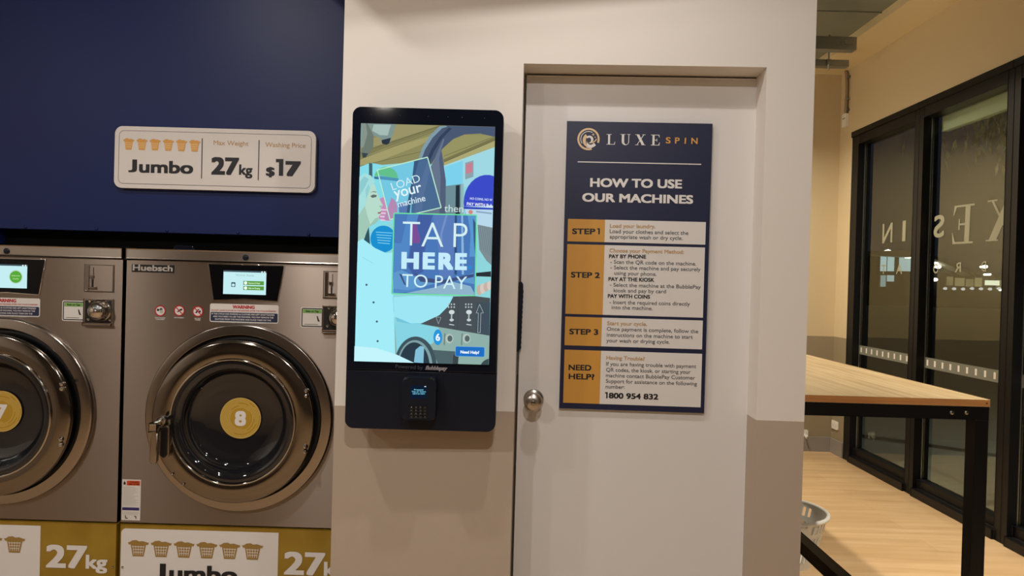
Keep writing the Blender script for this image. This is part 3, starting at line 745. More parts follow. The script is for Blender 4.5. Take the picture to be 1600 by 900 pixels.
for k, panel in enumerate(TP):
    tx = MB()
    for (s_, x0, x1, y0, y1, st), j in zip(lines, part_of):
        if j == k: tx.text(s_, z8(x0, y0), z8(x1, y1), 17/2.728*PX, n+.0012, (GREYT, INK, TAN)[st], (.006, .035, .02)[st])
    if k == 3: tx.flat([z8(210.8, 771.2), z8(217, 771.3), z8(216.2, 797.6), z8(210, 797.5)], n+.0012, INK).flat([z8(206, 771.1), z8(211.2, 771.2), z8(211, 777), z8(206, 776.9)], n+.0012, INK).text('800 954 832', z8(221, 797), z8(432, 803), 25/2.728*PX, n+.0012, INK, .035)
    tx.obj('instruction_text', panel)

# ------------------------------------------------------------------ payment kiosk on the wall
YK = 2.108
KF = F((-.285, YK+.105, .96))
ks = thing('payment_kiosk', 'tall black touch-screen payment kiosk on the cream wall', 'kiosk', KF)
NF = .105
def kz(x, y): return KF.p(x, y, NF)
a, b, c_, d_ = kz(553, 165), kz(788.5, 173), kz(772.5, 676.5), kz(536, 668.5)
u0, u1, v0, v1 = (a[0]+d_[0])/2, (b[0]+c_[0])/2, (c_[1]+d_[1])/2, (a[1]+b[1])/2
vs_ = kz(655, 580)[1]
cas = MB().prism(rrect(u0, u1, v0, v1, .026, 10), .045, NF-.006, MATTEB, .004)
cas.box(u0+.07, u1-.07, v0+.10, v1-.12, .012, .045, MATTEB, .004)
cas.obj('casing', ks)
pts = rrect(u0+.001, u1-.001, vs_, v1-.001, .025, 10)
pts = [p for p in pts if p[1] > vs_+.03] + []
pts = [(u1-.001, vs_)] + [p for p in rrect(u0+.001, u1-.001, vs_-.1, v1-.001, .025, 10) if p[1] > vs_] + [(u0+.001, vs_)]
gp = MB().prism(pts, NF-.006, NF, GLOSSB, .002).obj('glass_front', ks); sub(gp, 'glossy black screen bezel')
pts = [(u0+.001, vs_-.002)] + [p for p in rrect(u0+.001, u1-.001, v0+.001, vs_+.1, .025, 10) if p[1] < vs_-.002] + [(u1-.001, vs_-.002)]
MB().prism(pts, NF-.006, NF-.001, MATTEB, .002).obj('lower_fascia', ks)
tx = MB().text('Powered by', kz(618, 575), kz(660.5, 577.2), .0115, NF+.0003, mat('dim_grey_print', '4a4a50', .5)).text('Bubblepay', kz(664.5, 577.5), kz(699, 578.8), .0125, NF+.0003, mat('pale_grey_print', 'a09aa0', .5), .05, .35)
tx.obj('kiosk_lettering', ks)
for x in (580, 602, 625, 669, 700, 722, 757): MB().disc(kz(x, 179+(x-580)*.032), .0013, NF+.0003, mat('sensor_dot', '2a3550', .3), 10).obj('sensor_dot', gp)
# the picture shown on the display (flat artwork, lit)
sc = MB(0); layer = [NF+.0003]
def za(x, y): return kz(540+x/4.092, 180+y/4.092)       # upper half of the display
def zb(x, y): return kz(540+x/4.092, 380+y/4.092)       # lower half
UL, UR, LL, LR = za(102, 50), za(957, 76), zb(57, 752), zb(915, 775)
su0, su1, sv0, sv1 = (UL[0]+LL[0])/2, (UR[0]+LR[0])/2, (LL[1]+LR[1])/2, (UL[1]+UR[1])/2
def clip(pts):
    return [(min(max(u, su0), su1), min(max(v, sv0), sv1)) for u, v in pts]
def Q(pts, col, z=za):
    layer[0] += .00006; p = clip([z(*p) for p in pts]); out = []
    for q_ in p:
        if not out or (abs(q_[0]-out[-1][0])+abs(q_[1]-out[-1][1])) > 1e-6: out.append(q_)
    if len(out) > 2: sc.flat(out, layer[0], S(col))
def circ(cx, cy, rx, ry, col, z=za, a0=0, a1=360, k=30): Q([(cx+rx*math.cos(math.radians(a0+(a1-a0)*j/k)), cy+ry*math.sin(math.radians(a0+(a1-a0)*j/k))) for j in range(k if a1-a0 >= 360 else k+1)], col, z)
def band(o, i, col, z=za): Q(list(o)+list(reversed(i)), col, z)
def TXs(s_, p0, p1, h, col, bold=0.0, z=za, shear=0.0):
    layer[0] += .00006; sc.text(s_, z(*p0), z(*p1), h/4.092/FPX*YK, layer[0], S(col), bold, shear)
def frame(pts, wd, col, z=za):
    layer[0] += .00006; sc.poly_line([z(*p) for p in pts], wd, layer[0], S(col), True)
layer[0] += .00006; sc.flat([(su0, sv0), (su1, sv0), (su1, sv1), (su0, sv1)], layer[0], S('8ed6dc'))
# timber ceiling
Q([(102, 40), (970, 40), (970, 200), (630, 320), (440, 300), (80, 330)], '8d8a5e')
for pts, col in (([(330, 60), (600, 66), (250, 180), (100, 225), (80, 240), (80, 200)], '9a9468'), ([(600, 66), (640, 70), (240, 215), (80, 275), (80, 240), (250, 180)], '7f7c54'),
                 ([(620, 110), (480, 190), (200, 300), (80, 325), (80, 282), (240, 222)], 'a39d6c'),
                 ([(957, 140), (957, 158), (630, 300), (625, 285)], '77744e'), ([(957, 165), (957, 205), (630, 322), (630, 302)], 'aba873'), ([(760, 125), (957, 130), (957, 140), (625, 280), (615, 215), (680, 160)], '969462')): Q(pts, col)
for x0, y0, x1, y1 in ((80, 240, 600, 70), (80, 282, 640, 75), (80, 325, 520, 225), (630, 262, 957, 135), (630, 300, 957, 160)):
    layer[0] += .00006; sc.line(clip([za(x0, y0)])[0], clip([za(x1, y1)])[0], .0012, layer[0], S('5f5d40'))
# ceiling spotlights
Q([(100, 50), (180, 52), (178, 200), (150, 255), (118, 275), (100, 250)], '6d7a70'); Q([(100, 50), (130, 52), (140, 120), (118, 200), (100, 215)], '86938a')
Q([(140, 52), (322, 58), (305, 120), (285, 175), (262, 188), (232, 180), (225, 150), (180, 130)], '7f9490'); Q([(180, 60), (290, 62), (270, 130), (220, 128), (170, 100)], 'a5bcb6'); Q([(230, 160), (290, 145), (280, 180), (262, 190), (234, 182)], '2c3640'); Q([(105, 240), (145, 245), (128, 272), (110, 272)], '3a4648')
# white fascia of machines
Q([(80, 330), (160, 305), (440, 355), (440, 640), (80, 760)], '86dbe8'); Q([(630, 322), (957, 205), (957, 460), (630, 460)], '9fd8e2'); Q([(635, 330), (750, 292), (750, 455), (635, 460)], '7cd2ec'); Q([(150, 305), (172, 308), (172, 420), (150, 415)], '3f6470')
Q([(630, 455), (740, 440), (740, 760), (630, 760)], '6f8f98'); Q([(705, 450), (730, 447), (730, 760), (700, 760)], '24323c'); Q([(738, 440), (755, 440), (755, 760), (735, 760)], '8fb6ba')
# big open drum door: dark arc and hinge blade
o = [(970, 76), (640, 68), (600, 72), (540, 130), (490, 210), (460, 300), (440, 380), (430, 500), (400, 640)]
i = [(970, 140), (860, 118), (760, 124), (690, 152), (625, 210), (575, 270), (535, 330), (500, 420), (480, 640)]
band(o, i, '4a5872')
band([(640, 68), (600, 72), (540, 130), (490, 210), (460, 300), (448, 360)], [(652, 74), (618, 84), (556, 146), (508, 222), (478, 306), (462, 364)], '7f9aa8')
band([(660, 80), (600, 140), (548, 220), (515, 300), (490, 400)], [(680, 86), (618, 150), (566, 232), (530, 316), (506, 410)], '35425c')
Q([(625, 150), (632, 158), (612, 220), (625, 300), (642, 420), (640, 640), (480, 640), (500, 420), (560, 300)], '66748c'); Q([(612, 220), (625, 300), (640, 420), (638, 640), (600, 640), (608, 400), (598, 280)], '53607a')
# stickers
circ(262, 402, 78, 72, '5fc98a', a0=190, a1=372); Q([(182, 392), (345, 408), (340, 425), (186, 408)], '3a6f9a'); circ(258, 600, 72, 78, 'c590b8')
for k in range(4): Q([(222, 600+k*22), (286, 604+k*22), (286, 612+k*22), (222, 608+k*22)], 'e8cfe0')
circ(242, 792, 82, 86, '1d8fd0')
for k in range(5): Q([(195+k*3, 745+k*17), (300-k*4, 752+k*17), (300-k*4, 757+k*17), (195+k*3, 750+k*17)], '7fd0f2')
Q([(765, 305), (818, 290), (818, 395), (765, 412)], '8aa4ae'); Q([(770, 315), (812, 302), (812, 365), (770, 378)], 'c87f90')
circ(905, 560, 150, 178, '3c4cc8'); circ(905, 560, 148, 176, 'b8d8ec', a0=8, a1=172)
Q([(756, 585), (970, 595), (970, 606), (756, 600)], '3344b8')
TXs('NO COINS, NO W', (795, 540), (938, 550), 15, 'e0ecff', .012); TXs('PAY WITH Bub', (775, 578), (938, 590), 22, 'f0f6ff', .02)
circ(800, 620, 14, 14, 'd08a80'); Q([(835, 612), (935, 625), (935, 634), (835, 622)], '8aa4c0')
# perforated drum on the right
Q([(845, 700), (957, 720), (957, 960), (900, 930), (855, 860)], '7d8f94')
for k in range(9):
    layer[0] += .00003; sc.line(*clip([za(845+k*14, 705+k*3), za(870+k*14, 860+k*10)]), .0008, layer[0], S('5f7076'))
# woman in a pale shirt seen from the side
Q([(80, 420), (120, 400), (165, 420), (190, 450), (204, 500), (222, 545), (240, 578), (226, 596), (229, 612), (220, 622), (226, 634), (214, 648), (212, 672), (192, 694), (155, 712), (135, 750), (112, 810), (80, 850)], 'b8dccc')
Q([(80, 600), (120, 560), (140, 640), (160, 700), (135, 750), (108, 815), (80, 850)], 'a2c8b8'); Q([(190, 660), (212, 655), (212, 672), (192, 694), (155, 712), (160, 700)], '9cc4b4')
Q([(80, 395), (125, 372), (165, 388), (192, 430), (172, 440), (160, 480), (140, 500), (132, 570), (105, 610), (80, 640)], 'a6dede'); Q([(80, 430), (120, 392), (150, 410), (120, 470), (80, 520)], '8ecbd0'); Q([(128, 480), (150, 440), (158, 470), (134, 540)], '92d0d2')
Q([(160, 518), (178, 508), (202, 512), (198, 524), (172, 530)], '5e6e66'); Q([(158, 496), (180, 486), (200, 490), (198, 496), (178, 493)], '86988a'); Q([(206, 622), (229, 618), (226, 630), (210, 632)], 'a06a68'); Q([(214, 580), (238, 578), (226, 594)], '9cbcae')
Q([(150, 715), (132, 760), (118, 800), (160, 860), (155, 770)], '2f5560')
SH = 'a4ecf8'
Q([(80, 810), (110, 790), (190, 850), (300, 900), (300, 1150), (320, 1640), (50, 1640)], SH)
Q([(60, 120), (100, 80), (300, 60), (310, 440), (318, 760), (40, 760)], SH, zb)
# translucent LOAD tile
Q([(205, 352), (430, 296), (440, 300), (436, 640), (285, 668)], '74c8e2')
circ(262, 402, 74, 68, '63c08c', a0=200, a1=368); Q([(205, 388), (342, 406), (336, 424), (212, 410)], '4f93b8')
Q([(440, 297), (525, 270), (612, 592), (420, 636), (428, 500)], '4a6a92'); Q([(440, 297), (470, 287), (436, 420), (410, 638), (380, 645), (425, 420)], '3c587f'); Q([(530, 290), (545, 345), (500, 520), (490, 622), (440, 634), (470, 450)], '557099')
circ(275, 600, 58, 76, 'b48ab4', a0=-70, a1=120); Q([(340, 560), (400, 560), (390, 644), (345, 656)], '5a78b0')
frame([(205, 352), (525, 270), (612, 592), (285, 668)], .0030, 'bdeccf')
TXs('LOAD', (303, 482), (482, 425), 52, 'd8f0f4', -.006); TXs('your', (318, 533), (492, 490), 72, 'e2f4f6', .01); TXs('machine', (340, 590), (514, 548), 42, 'd6eaf2', .01); TXs('then', (632, 618), (752, 622), 48, 'cfe2e2')
# TAP HERE TO PAY tile
Q([(312, 628), (838, 640), (838, 905), (308, 905)], '4a78b8'); Q([(305, 0), (836, 0), (828, 335), (298, 322)], '4a78b8', zb)
Q([(400, 632), (470, 634), (420, 780), (400, 905), (340, 905)], '5288c6'); Q([(470, 634), (560, 637), (520, 780), (505, 905), (420, 905), (440, 760)], '4560a2'); Q([(430, 690), (450, 680), (478, 790), (470, 880), (425, 860), (420, 790)], '7c5096'); Q([(560, 637), (700, 640), (690, 905), (600, 905), (585, 780)], '5a7cba')
Q([(640, 640), (655, 640), (620, 760), (618, 905), (604, 905), (606, 760)], '7390c6'); Q([(700, 640), (712, 640), (712, 905), (698, 905)], '2f4c78'); Q([(740, 640), (752, 640), (756, 905), (742, 905)], '8fb4dc'); Q([(780, 640), (838, 640), (838, 905), (792, 905), (800, 760)], '5a96d0'); Q([(815, 660), (832, 690), (836, 800), (830, 905), (820, 800)], '3a5a86')
Q([(306, 0), (400, 0), (350, 150), (350, 200), (420, 250), (520, 300), (300, 322)], '5288c6', zb); Q([(420, 0), (505, 0), (490, 100), (500, 180), (440, 210), (400, 150)], '4560a2', zb); Q([(600, 0), (690, 0), (690, 220), (600, 225)], '5a7cba', zb); Q([(698, 0), (712, 0), (712, 200), (698, 200)], '2f4c78', zb); Q([(742, 0), (756, 0), (758, 200), (744, 200)], '8fb4dc', zb)
Q([(310, 190), (360, 170), (480, 230), (640, 250), (820, 190), (825, 262), (700, 240), (560, 262), (400, 300), (300, 290)], '5f98cc', zb); Q([(440, 190), (520, 222), (620, 236), (820, 196), (820, 216), (620, 258), (480, 246)], '40507e', zb); Q([(345, 195), (360, 200), (390, 270), (375, 262)], '40507e', zb); Q([(390, 318), (560, 285), (680, 245), (800, 275), (824, 320), (820, 333)], '8fb4cc', zb); circ(795, 155, 14, 12, '2f8ad0', zb, k=12)
layer[0] += .00006
P4 = [za(312, 628), za(838, 640), zb(829, 335), zb(298, 322)]; sc.poly_line(P4, .0036, layer[0], S('6fe0a0'), True)
TXs('T', (365, 835), (474, 838), 168, 'd6f0f4', -.014); TXs('A', (486, 842), (626, 845), 168, 'd6f0f4', -.012); TXs('P', (690, 846), (778, 848), 168, 'd6f0f4', -.012)
for s_, x0, x1 in (('H', 358, 470), ('E', 494, 572), ('R', 594, 690), ('E', 700, 776)): TXs(s_, (x0, 163+(x0-358)*.02), (x1, 163+(x1-358)*.02), 112, 'c4ecfa', .055, zb)
TXs('TO PAY', (362, 279), (775, 296), 88, 'd2f2f6', -.004, zb)
# forearm, shirt buttons and hand
Q([(300, 345), (460, 335), (690, 345), (660, 400), (600, 460), (500, 510), (400, 515), (310, 470)], '9fe6f4', zb); Q([(320, 470), (420, 512), (500, 510), (430, 518), (330, 500)], '74c4dc', zb)
for x, y in ((137, 266), (182, 378), (203, 500), (208, 625)): circ(x, y, 7, 7, '3f5a68', zb, k=12)
for a_, b_ in (((312, 440), (300, 120)), ((112, 90), (180, 130)), ((330, 760), (315, 500))):
    layer[0] += .00006; sc.line(zb(*a_), zb(*b_), .0012, layer[0], S('7fcfe4'))
for k in range(4): circ(855+k*22, 300-k*10, 17, 34-k*2, 'd8c8c0' if k % 2 else 'c6b2a8', zb, k=18)
# lower machines in the picture
Q([(690, 340), (826, 338), (925, 350), (925, 590), (480, 515), (600, 460), (660, 400)], '4a5258', zb); Q([(838, 375), (925, 380), (925, 590), (830, 570)], '41505a', zb); Q([(835, 190), (930, 180), (930, 215), (836, 212)], '2c3238', zb)
Q([(480, 515), (925, 590), (925, 790), (320, 760), (318, 520), (400, 515)], '8fb0a8', zb); Q([(318, 510), (480, 515), (600, 540), (560, 640), (330, 700)], '86d4e4', zb)
frame([(700, 345), (722, 345), (716, 550), (694, 546)], .0006, '2f373c', zb)
for x in (680, 790):
    circ(x, 440, 18, 14, 'd0dcdc', zb); Q([(x-4, 450), (x+4, 450), (x+2, 500), (x-6, 500)], 'b8c4c4', zb); circ(x, 490, 14, 8, 'c4d0d0', zb); Q([(x-16, 515), (x+16, 520), (x+16, 525), (x-16, 520)], 'd0dcdc', zb)
    for r_ in range(2):
        for k in range(3): circ(x-20+k*18, 390+r_*18, 5, 6, 'b8c4c4', zb, k=8)
frame([(858, 390), (882, 445), (866, 445), (862, 570), (846, 570), (850, 445), (836, 445)], .0007, 'e0eaea', zb)
frame([(596, 515), (580, 470), (612, 474)], .0007, 'd0dcdc', zb)
circ(592, 600, 28, 50, '2a96dc', zb); TXs('6', (578, 622), (606, 622), 48, 'f0f8ff', .03, zb)
for x in (665, 775): circ(x, 608, 26, 30, 'b4c4bc', zb, k=20); circ(x+4, 608, 16, 20, '56686a', zb, k=16); Q([(x-32, 575), (x-24, 576), (x-28, 650), (x-36, 648)], '6f8480', zb)
circ(450, 790, 135, 195, '3f545c', zb, 180, 360); circ(446, 790, 112, 172, '7fa0a4', zb, 180, 360); circ(442, 790, 98, 158, '2c3c48', zb, 180, 360); Q([(440, 760), (450, 680), (480, 655), (505, 660), (500, 765)], '84c0d8', zb)
Q([(560, 680), (705, 690), (705, 790), (590, 790)], '4f6468', zb); Q([(690, 710), (725, 712), (720, 790), (686, 790)], '3a4648', zb); circ(930, 800, 70, 65, '3c4c50', zb, 180, 360)
Q([(50, 655), (200, 668), (330, 710), (440, 765), (430, 790), (50, 790)], 'c4f4fc', zb)
layer[0] += .0001
A_, B_ = zb(705, 655), zb(888, 725); sc.flat(rrect(A_[0], B_[0], B_[1], A_[1]-.001, .004), layer[0], S('1f6fc4'))
layer[0] += .0001; sc.poly_line(rrect(A_[0], B_[0], B_[1], A_[1]-.001, .004), .0010, layer[0], S('7fb8e8'), True)
TXs('Need Help?', (736, 702), (855, 706), 20, 'f0f8ff', .04, zb)
so = sc.obj('display', gp); sub(so, 'lit display advertising tap to pay')
# card terminal
tz = lambda x, y: KF.p(600+x/10, 580+y/10, NF+.045)
a = tz(285, 95); b = tz(800, 770)
tm = MB().prism(rrect(a[0], b[0], b[1], a[1], .012, 8), NF-.001, NF+.045, MATTEB, .006, 3).obj('card_terminal', ks)
a = tz(415, 222); b = tz(665, 430)
td = MB().flat([(a[0], b[1]), (b[0], b[1]), (b[0], a[1]), (a[0], a[1])], NF+.0453, S('0d1b2e'))
for j, (s_, x0, x1) in enumerate((('Present', 470, 618), ('Tap or insert', 432, 655), ('card to start', 448, 640))):
    td.text(s_, tz(x0, 300+30*j), tz(x1, 301+30*j), .0044, NF+.0456, S('7fd4f4'), .02)
td.disc(tz(638, 240), .0013, NF+.0456, S('e8f4ff'), 12).disc(tz(652, 240), .0013, NF+.0456, S('e8f4ff'), 12)
td.obj('terminal_display', tm)
kp = MB(); KEYP = mat('key_print', '9a9ca4', .5)
for r_ in range(4):
    for k in range(4):
        c = tz(430+70*k, 560+50*r_)
        kp.box(c[0]-.0052, c[0]+.0052, c[1]-.0038, c[1]+.0038, NF+.045, NF+.0462, GASKET, .0008, 1)
        if not (r_ == 0 and k == 3): kp.text('123=456-789+C0.<'[r_*4+k], (c[0]-.0010, c[1]-.0015), (c[0]+.0010, c[1]-.0015), .0030, NF+.0466, KEYP)
kp.obj('keypad', tm)
for x in (360, 738):
    c = tz(x, 112); MB().prism([(c[0]-.004, c[1]-.003), (c[0]+.001, c[1]-.003), (c[0]+.004, c[1]+.003), (c[0]-.001, c[1]+.003)], NF+.044, NF+.0465, CHROME_DULL).obj('terminal_lug', tm)

# ------------------------------------------------------------------ glazing on the right
wy = [(6.105, 5.092), (5.092, 4.127), (4.127, 2.55), (2.55, .6), (.6, -1.2)]
GX = .06                                       # glass this far beyond the room face
for k, (ya, yb) in enumerate(wy):
    G = F((XR, ya, 0), -90); L = ya-yb; jl = .11 if k == 0 else .055; jr = .055
    wi = thing('window_%d' % (k+1), None, None, G); struct(wi)
    fr = MB().box(0, jl, 0, HEAD, -.10, 0, WFRAME, .003, 1).box(L-jr, L, 0, HEAD, -.10, 0, WFRAME, .003, 1)
    fr.box(jl, L-jr, HEAD-.12, HEAD, -.10, 0, WFRAME, .003, 1).box(jl, L-jr, 0, .055, -.12, .015, WFRAME, .003, 1).box(jl, L-jr, .055, .12, -.10, -.03, WFRAME, .003, 1)
    fr.box(0, L, HEAD-.045, HEAD, 0, .012, WFRAME, .002, 1)
    fo = fr.obj('frame', wi)
    MB().box(jl, jl+.004, .12, HEAD-.12, -.058, -.052, ALU).obj('glazing_bead', wi)
    MB().box(jl, L-jr, .12, HEAD-.12, -.0612, -.060, GLASS).obj('glass', wi)
    # safety band
    if k < 3:
        v1 = .985; v0 = v1-.075
        bd = MB().flat([(jl, v0), (L-jr, v0), (L-jr, v1), (jl, v1)], -.0590, VEIL)
        nn = 10 if k < 2 else 16
        for j in range(nn):
            x = jl+.03+(L-jl-jr-.05)*j/(nn-1)*.98
            bd.flat([(x-.010, v0+.018), (x+.010, v0+.018), (x+.010, v1-.016), (x-.010, v1-.016)], -.0585, WHITE)
        bd.obj('safety_band', wi)
    lt = MB(); nz = -.0597
    LW = mat('pale_window_vinyl', '8f8d78', .6)
    gp_ = lambda x, y: G.p(x, y, nz)
    def put(ch, x0, x1, y0, y1, h, bold=0.0):
        lt.text(ch, gp_(x0, y0), gp_(x1, y1), h, nz, LW, max(bold, .012), 0, True)
    if k == 0:
        hN = gp_(1378, 348)[1]-gp_(1378, 380)[1]
        put('N', 1378.5, 1394, 380.5, 378.5, hN); put('I', 1409.5, 1414.5, 377, 376.5, hN)
        h2 = gp_(1380, 413)[1]-gp_(1380, 428)[1]
        put('T', 1377, 1383.5, 428, 428, h2); put('A', 1400, 1409.5, 428, 428, h2)
    if k == 1:
        hS = gp_(1466, 335)[1]-gp_(1466, 371)[1]
        put('S', 1458.5, 1475, 371.5, 369.5, hS, .02)
        hE = gp_(1510, 318)[1]-gp_(1510, 379)[1]
        serif(lt, 'E', gp_(1486.6, 381.5), gp_(1520, 380), hE, nz, LW, .15, True)
        serif(lt, 'X', gp_(1540, 377.5), gp_(1588, 375), hE, nz, LW, .15, True)
        h2 = gp_(1496, 409)[1]-gp_(1496, 425)[1]
        put('O', 1458, 1466, 427, 427, h2); put('R', 1492, 1501.5, 425.5, 425, h2); put('D', 1533, 1541, 424.5, 424, h2)
    if lt.bm.faces: lt.obj('window_lettering', wi)
    else: lt.bm.free()

# ------------------------------------------------------------------ folding table
TF, TRX, TT = 2.63, 1.762, EYE-.384
TX0, TY1 = .985, 4.62
T0 = F(((TX0+TRX)/2, TF, 0)); hw_ = (TRX-TX0)/2; LT = TY1-TF
tb = thing('folding_table', 'high laundry folding table with bamboo top and black steel legs by the windows', 'table', T0)
tt_ = MB().box(-hw_, hw_, TT-.026, TT, -LT, 0, TOPM, .002, 1); 
to = tt_.obj('tabletop', tb)
MB().box(-hw_, hw_, TT-.0255, TT-.001, 0, .0012, EDGEM).obj('edge_band', to)
MB().disc((hw_-.012, TT-.013), .0035, .0016, mat('dark_plug', '6b4426', .5), 14).obj('edge_plug', to)
sq = .05
fr = MB().box(-hw_, hw_, TT-.026-sq, TT-.026, -.004-sq, -.004, BLKSTEEL, .002, 1).box(-hw_, hw_, TT-.026-sq, TT-.026, -LT+.004, -LT+.004+sq, BLKSTEEL, .002, 1)
for s in (-1, 1):
    x = s*(hw_-sq/2); fr.box(x-sq/2, x+sq/2, TT-.026-sq, TT-.026, -LT+.004+sq, -.004-sq, BLKSTEEL, .002, 1)
fr.obj('apron_frame', tb)
for s in (-1, 1):
    for y in (-.004-sq/2, -LT+.004+sq/2):
        x = s*(hw_-sq/2-.0005); MB().box(x-sq/2, x+sq/2, 0, TT-.026-sq, y-sq/2, y+sq/2, BLKSTEEL, .002, 1).obj('leg', tb)
RZ = EYE-1.072
su = 1.272-(TX0+TRX)/2
for y in (-.004-sq/2, -LT+.004+sq/2):
    MB().box(-hw_+sq, hw_-sq, RZ-.04-.012, RZ-.012, y-.02, y+.02, BLKSTEEL, .002, 1).obj('cross_rail', tb)
MB().box(su-.025, su+.025, RZ-.05, RZ, -LT+.004+sq/2+.02, -.004-sq/2-.02, BLKSTEEL, .002, 1).obj('stretcher', tb)
for px in (1487, 1510):
    c = T0.p(px, 644.5, -.004)
    MB().lathe(c, [(.0085, -.004), (.0085, -.002), (.006, .0015), (.003, .002), (0, .0012)], NICKEL, 20).obj('bolt', tb)

# ------------------------------------------------------------------ laundry basket under the table
BX, BY = 1.43, 3.77
B0 = F((BX, BY, 0))
bk = thing('laundry_basket', 'white plastic laundry basket on the floor under the folding table', 'basket', B0)
RT, RB, HB = .235, .165, .265
def brow(t): return RB+(RT-RB)*t
mb = MB(); nseg = 40
for k in range(nseg):
    a0, a1 = 2*PI*k/nseg, 2*PI*(k+.5)/nseg
    for (z0, z1, aa, ab) in ((.0, .045, a0, 2*PI*(k+1)/nseg), (.045, .175, a0, a1), (.175, .20, a0, 2*PI*(k+1)/nseg), (.20, .245, a0, a1 if k % 10 in (2, 3, 4, 5, 6) else 2*PI*(k+1)/nseg), (.245, HB, a0, 2*PI*(k+1)/nseg)):
        r0, r1 = brow(z0/HB), brow(z1/HB)
        for off in (0,):
            v = [(r0*math.cos(aa), r0*math.sin(aa), z0), (r0*math.cos(ab), r0*math.sin(ab), z0), (r1*math.cos(ab), r1*math.sin(ab), z1), (r1*math.cos(aa), r1*math.sin(aa), z1)]
            mb.face(v, BASKETM)
mb.face([(RB*math.cos(2*PI*k/nseg), RB*math.sin(2*PI*k/nseg), .004) for k in range(nseg)], BASKETM)
bo = mb.obj('basket_body', bk, weld=True)
sm = bo.modifiers.new('thick', 'SOLIDIFY'); sm.thickness = .0035
pts = [(RT*math.cos(2*PI*k/48)*1.02, HB, RT*math.sin(2*PI*k/48)*1.02) for k in range(49)]
MB().tube(pts, .011, WPLASTIC, 10, False).obj('rim', bk)
for s in (-1, 1):
    MB().box(-.05, .05, HB-.012, HB+.006, s*(RT-.004)-.009, s*(RT-.004)+.009, WPLASTIC, .004).obj('handle', bk)

# ------------------------------------------------------------------ fittings in the far corner
R0 = F((XR-.001, 6.24, .34), -90)
c = R0.p(1289, 657)
R0 = F((XR-.001, YF-.085, c[1]+.34-.035), -90)
so = thing('power_outlet', 'white double power point low on the wall beside the window frame', 'power outlet', R0)
MB().prism(rrect(-.058, .058, 0, .072, .006), 0, .010, WPLASTIC, .002).obj('face_plate', so)
for s in (-1, 1):
    mb = MB().box(s*.028-.006, s*.028+.006, .048, .060, .010, .013, WPLASTIC, .001, 1)
    for dx, an in ((-.006, .5), (.006, -.5), (0, 0)):
        mb.line((s*.028+dx-.0015*an, .030 if dx else .018), (s*.028+dx+.0015*an, .038 if dx else .026), .002, .0104, INK)
    mb.obj('outlet', so)
FO = F((0, YF-.001, 0)); c = FO.p(1257, 680)
H0 = F((c[0], YF-.001, c[1]-.05))
hk = thing('wall_hook', 'small white plastic hook on the far wall above the grey skirting', 'hook', H0)
MB().prism(rrect(-.03, .03, 0, .10, .012), 0, .006, WPLASTIC, .002).obj('hook_plate', hk)
MB().tube([(0, .06, .006), (0, .045, .03), (0, .03, .042), (0, .045, .052), (0, .06, .054)], .006, WPLASTIC, 10).obj('hook_arm', hk)
# sensor box fed by a stub of conduit from the ceiling
S0 = F((XR-.001, YF-.13, 0), -90); c = S0.p(1311, 195)
S0 = F((XR-.001, YF-.13, c[1]-.055), -90)
se = thing('wall_sensor', 'white sensor box under a bent grey conduit near the ceiling corner', 'sensor', S0)
top = CEIL-c[1]+.055
MB().prism(rrect(-.035, .035, 0, .115, .006), 0, .030, WPLASTIC, .004).box(-.022, .022, .070, .076, .030, .032, INK).obj('sensor_body', se)
MB().tube([(.012, .115, .018), (.010, .20, .018), (.018, .29, .018), (.012, .38, .018), (0, .46, .018), (-.008, top-.002, .018)], .014, mat('grey_conduit', '8f7f6c', .5)).obj('conduit', se)
for v_ in (.135, .23, .42): MB().box(-.014, .040, v_, v_+.016, 0, .022, GALV, .002, 1).obj('saddle_clip', se)
# steel ceiling channels that poke out past the roof deck
def channel(zc, y, x1, hgt, dep, label):
    fr = F((1.0, y, zc))
    t = thing('ceiling_channel', label, 'channel', fr, 'steel channels under the roof deck')
    L0, L1 = .1, x1-1.0; th = .004
    MB().box(L0, L1, 0, hgt, 0, th, GALV).box(L0, L1, hgt-th, hgt, -dep, 0, GALV).box(L0, L1, 0, th, -dep, 0, GALV).box(L0, L1, 0, hgt*.25, -dep, -dep+th, GALV).obj('channel_section', t)
    return t
CF = F((0, 5.15, 0)); za_ = CF.p(1338, 78)
t = channel(za_[1], 5.15, za_[0], .092, .07, 'wide galvanised channel under the roof deck, nearer the viewer')
q = F((1.0, 5.15, za_[1])).p(1325, 66)
MB().prism(rrect(q[0]-.05, q[0]+.035, .02, .078, .012), .004, .008, GALV).box(q[0]-.03, q[0]+.03, .034, .064, .008, .011, STEEL_DARK, .002, 1).obj('end_bracket', t)
MB().tube([(1.0-.2, .092, -.035), (1.0-.2, CEIL+.06-za_[1], -.035)], .005, GALV).obj('hanger_rod', t)
CF = F((0, 5.55, 0)); zc_ = CF.p(1326, 104)
t = channel(zc_[1], 5.55, zc_[0], .05, .06, 'slim galvanised channel under the roof deck, towards the far wall')
q = F((1.0, 5.55, zc_[1])).p(1294, 98)
MB().tube([(q[0], -.035, .010), (q[0], CEIL+.06-zc_[1], .010)], .006, GALV).box(q[0]-.014, q[0]+.014, .01, .05, .004, .016, GALV, .002, 1).obj('hanger_rod', t)

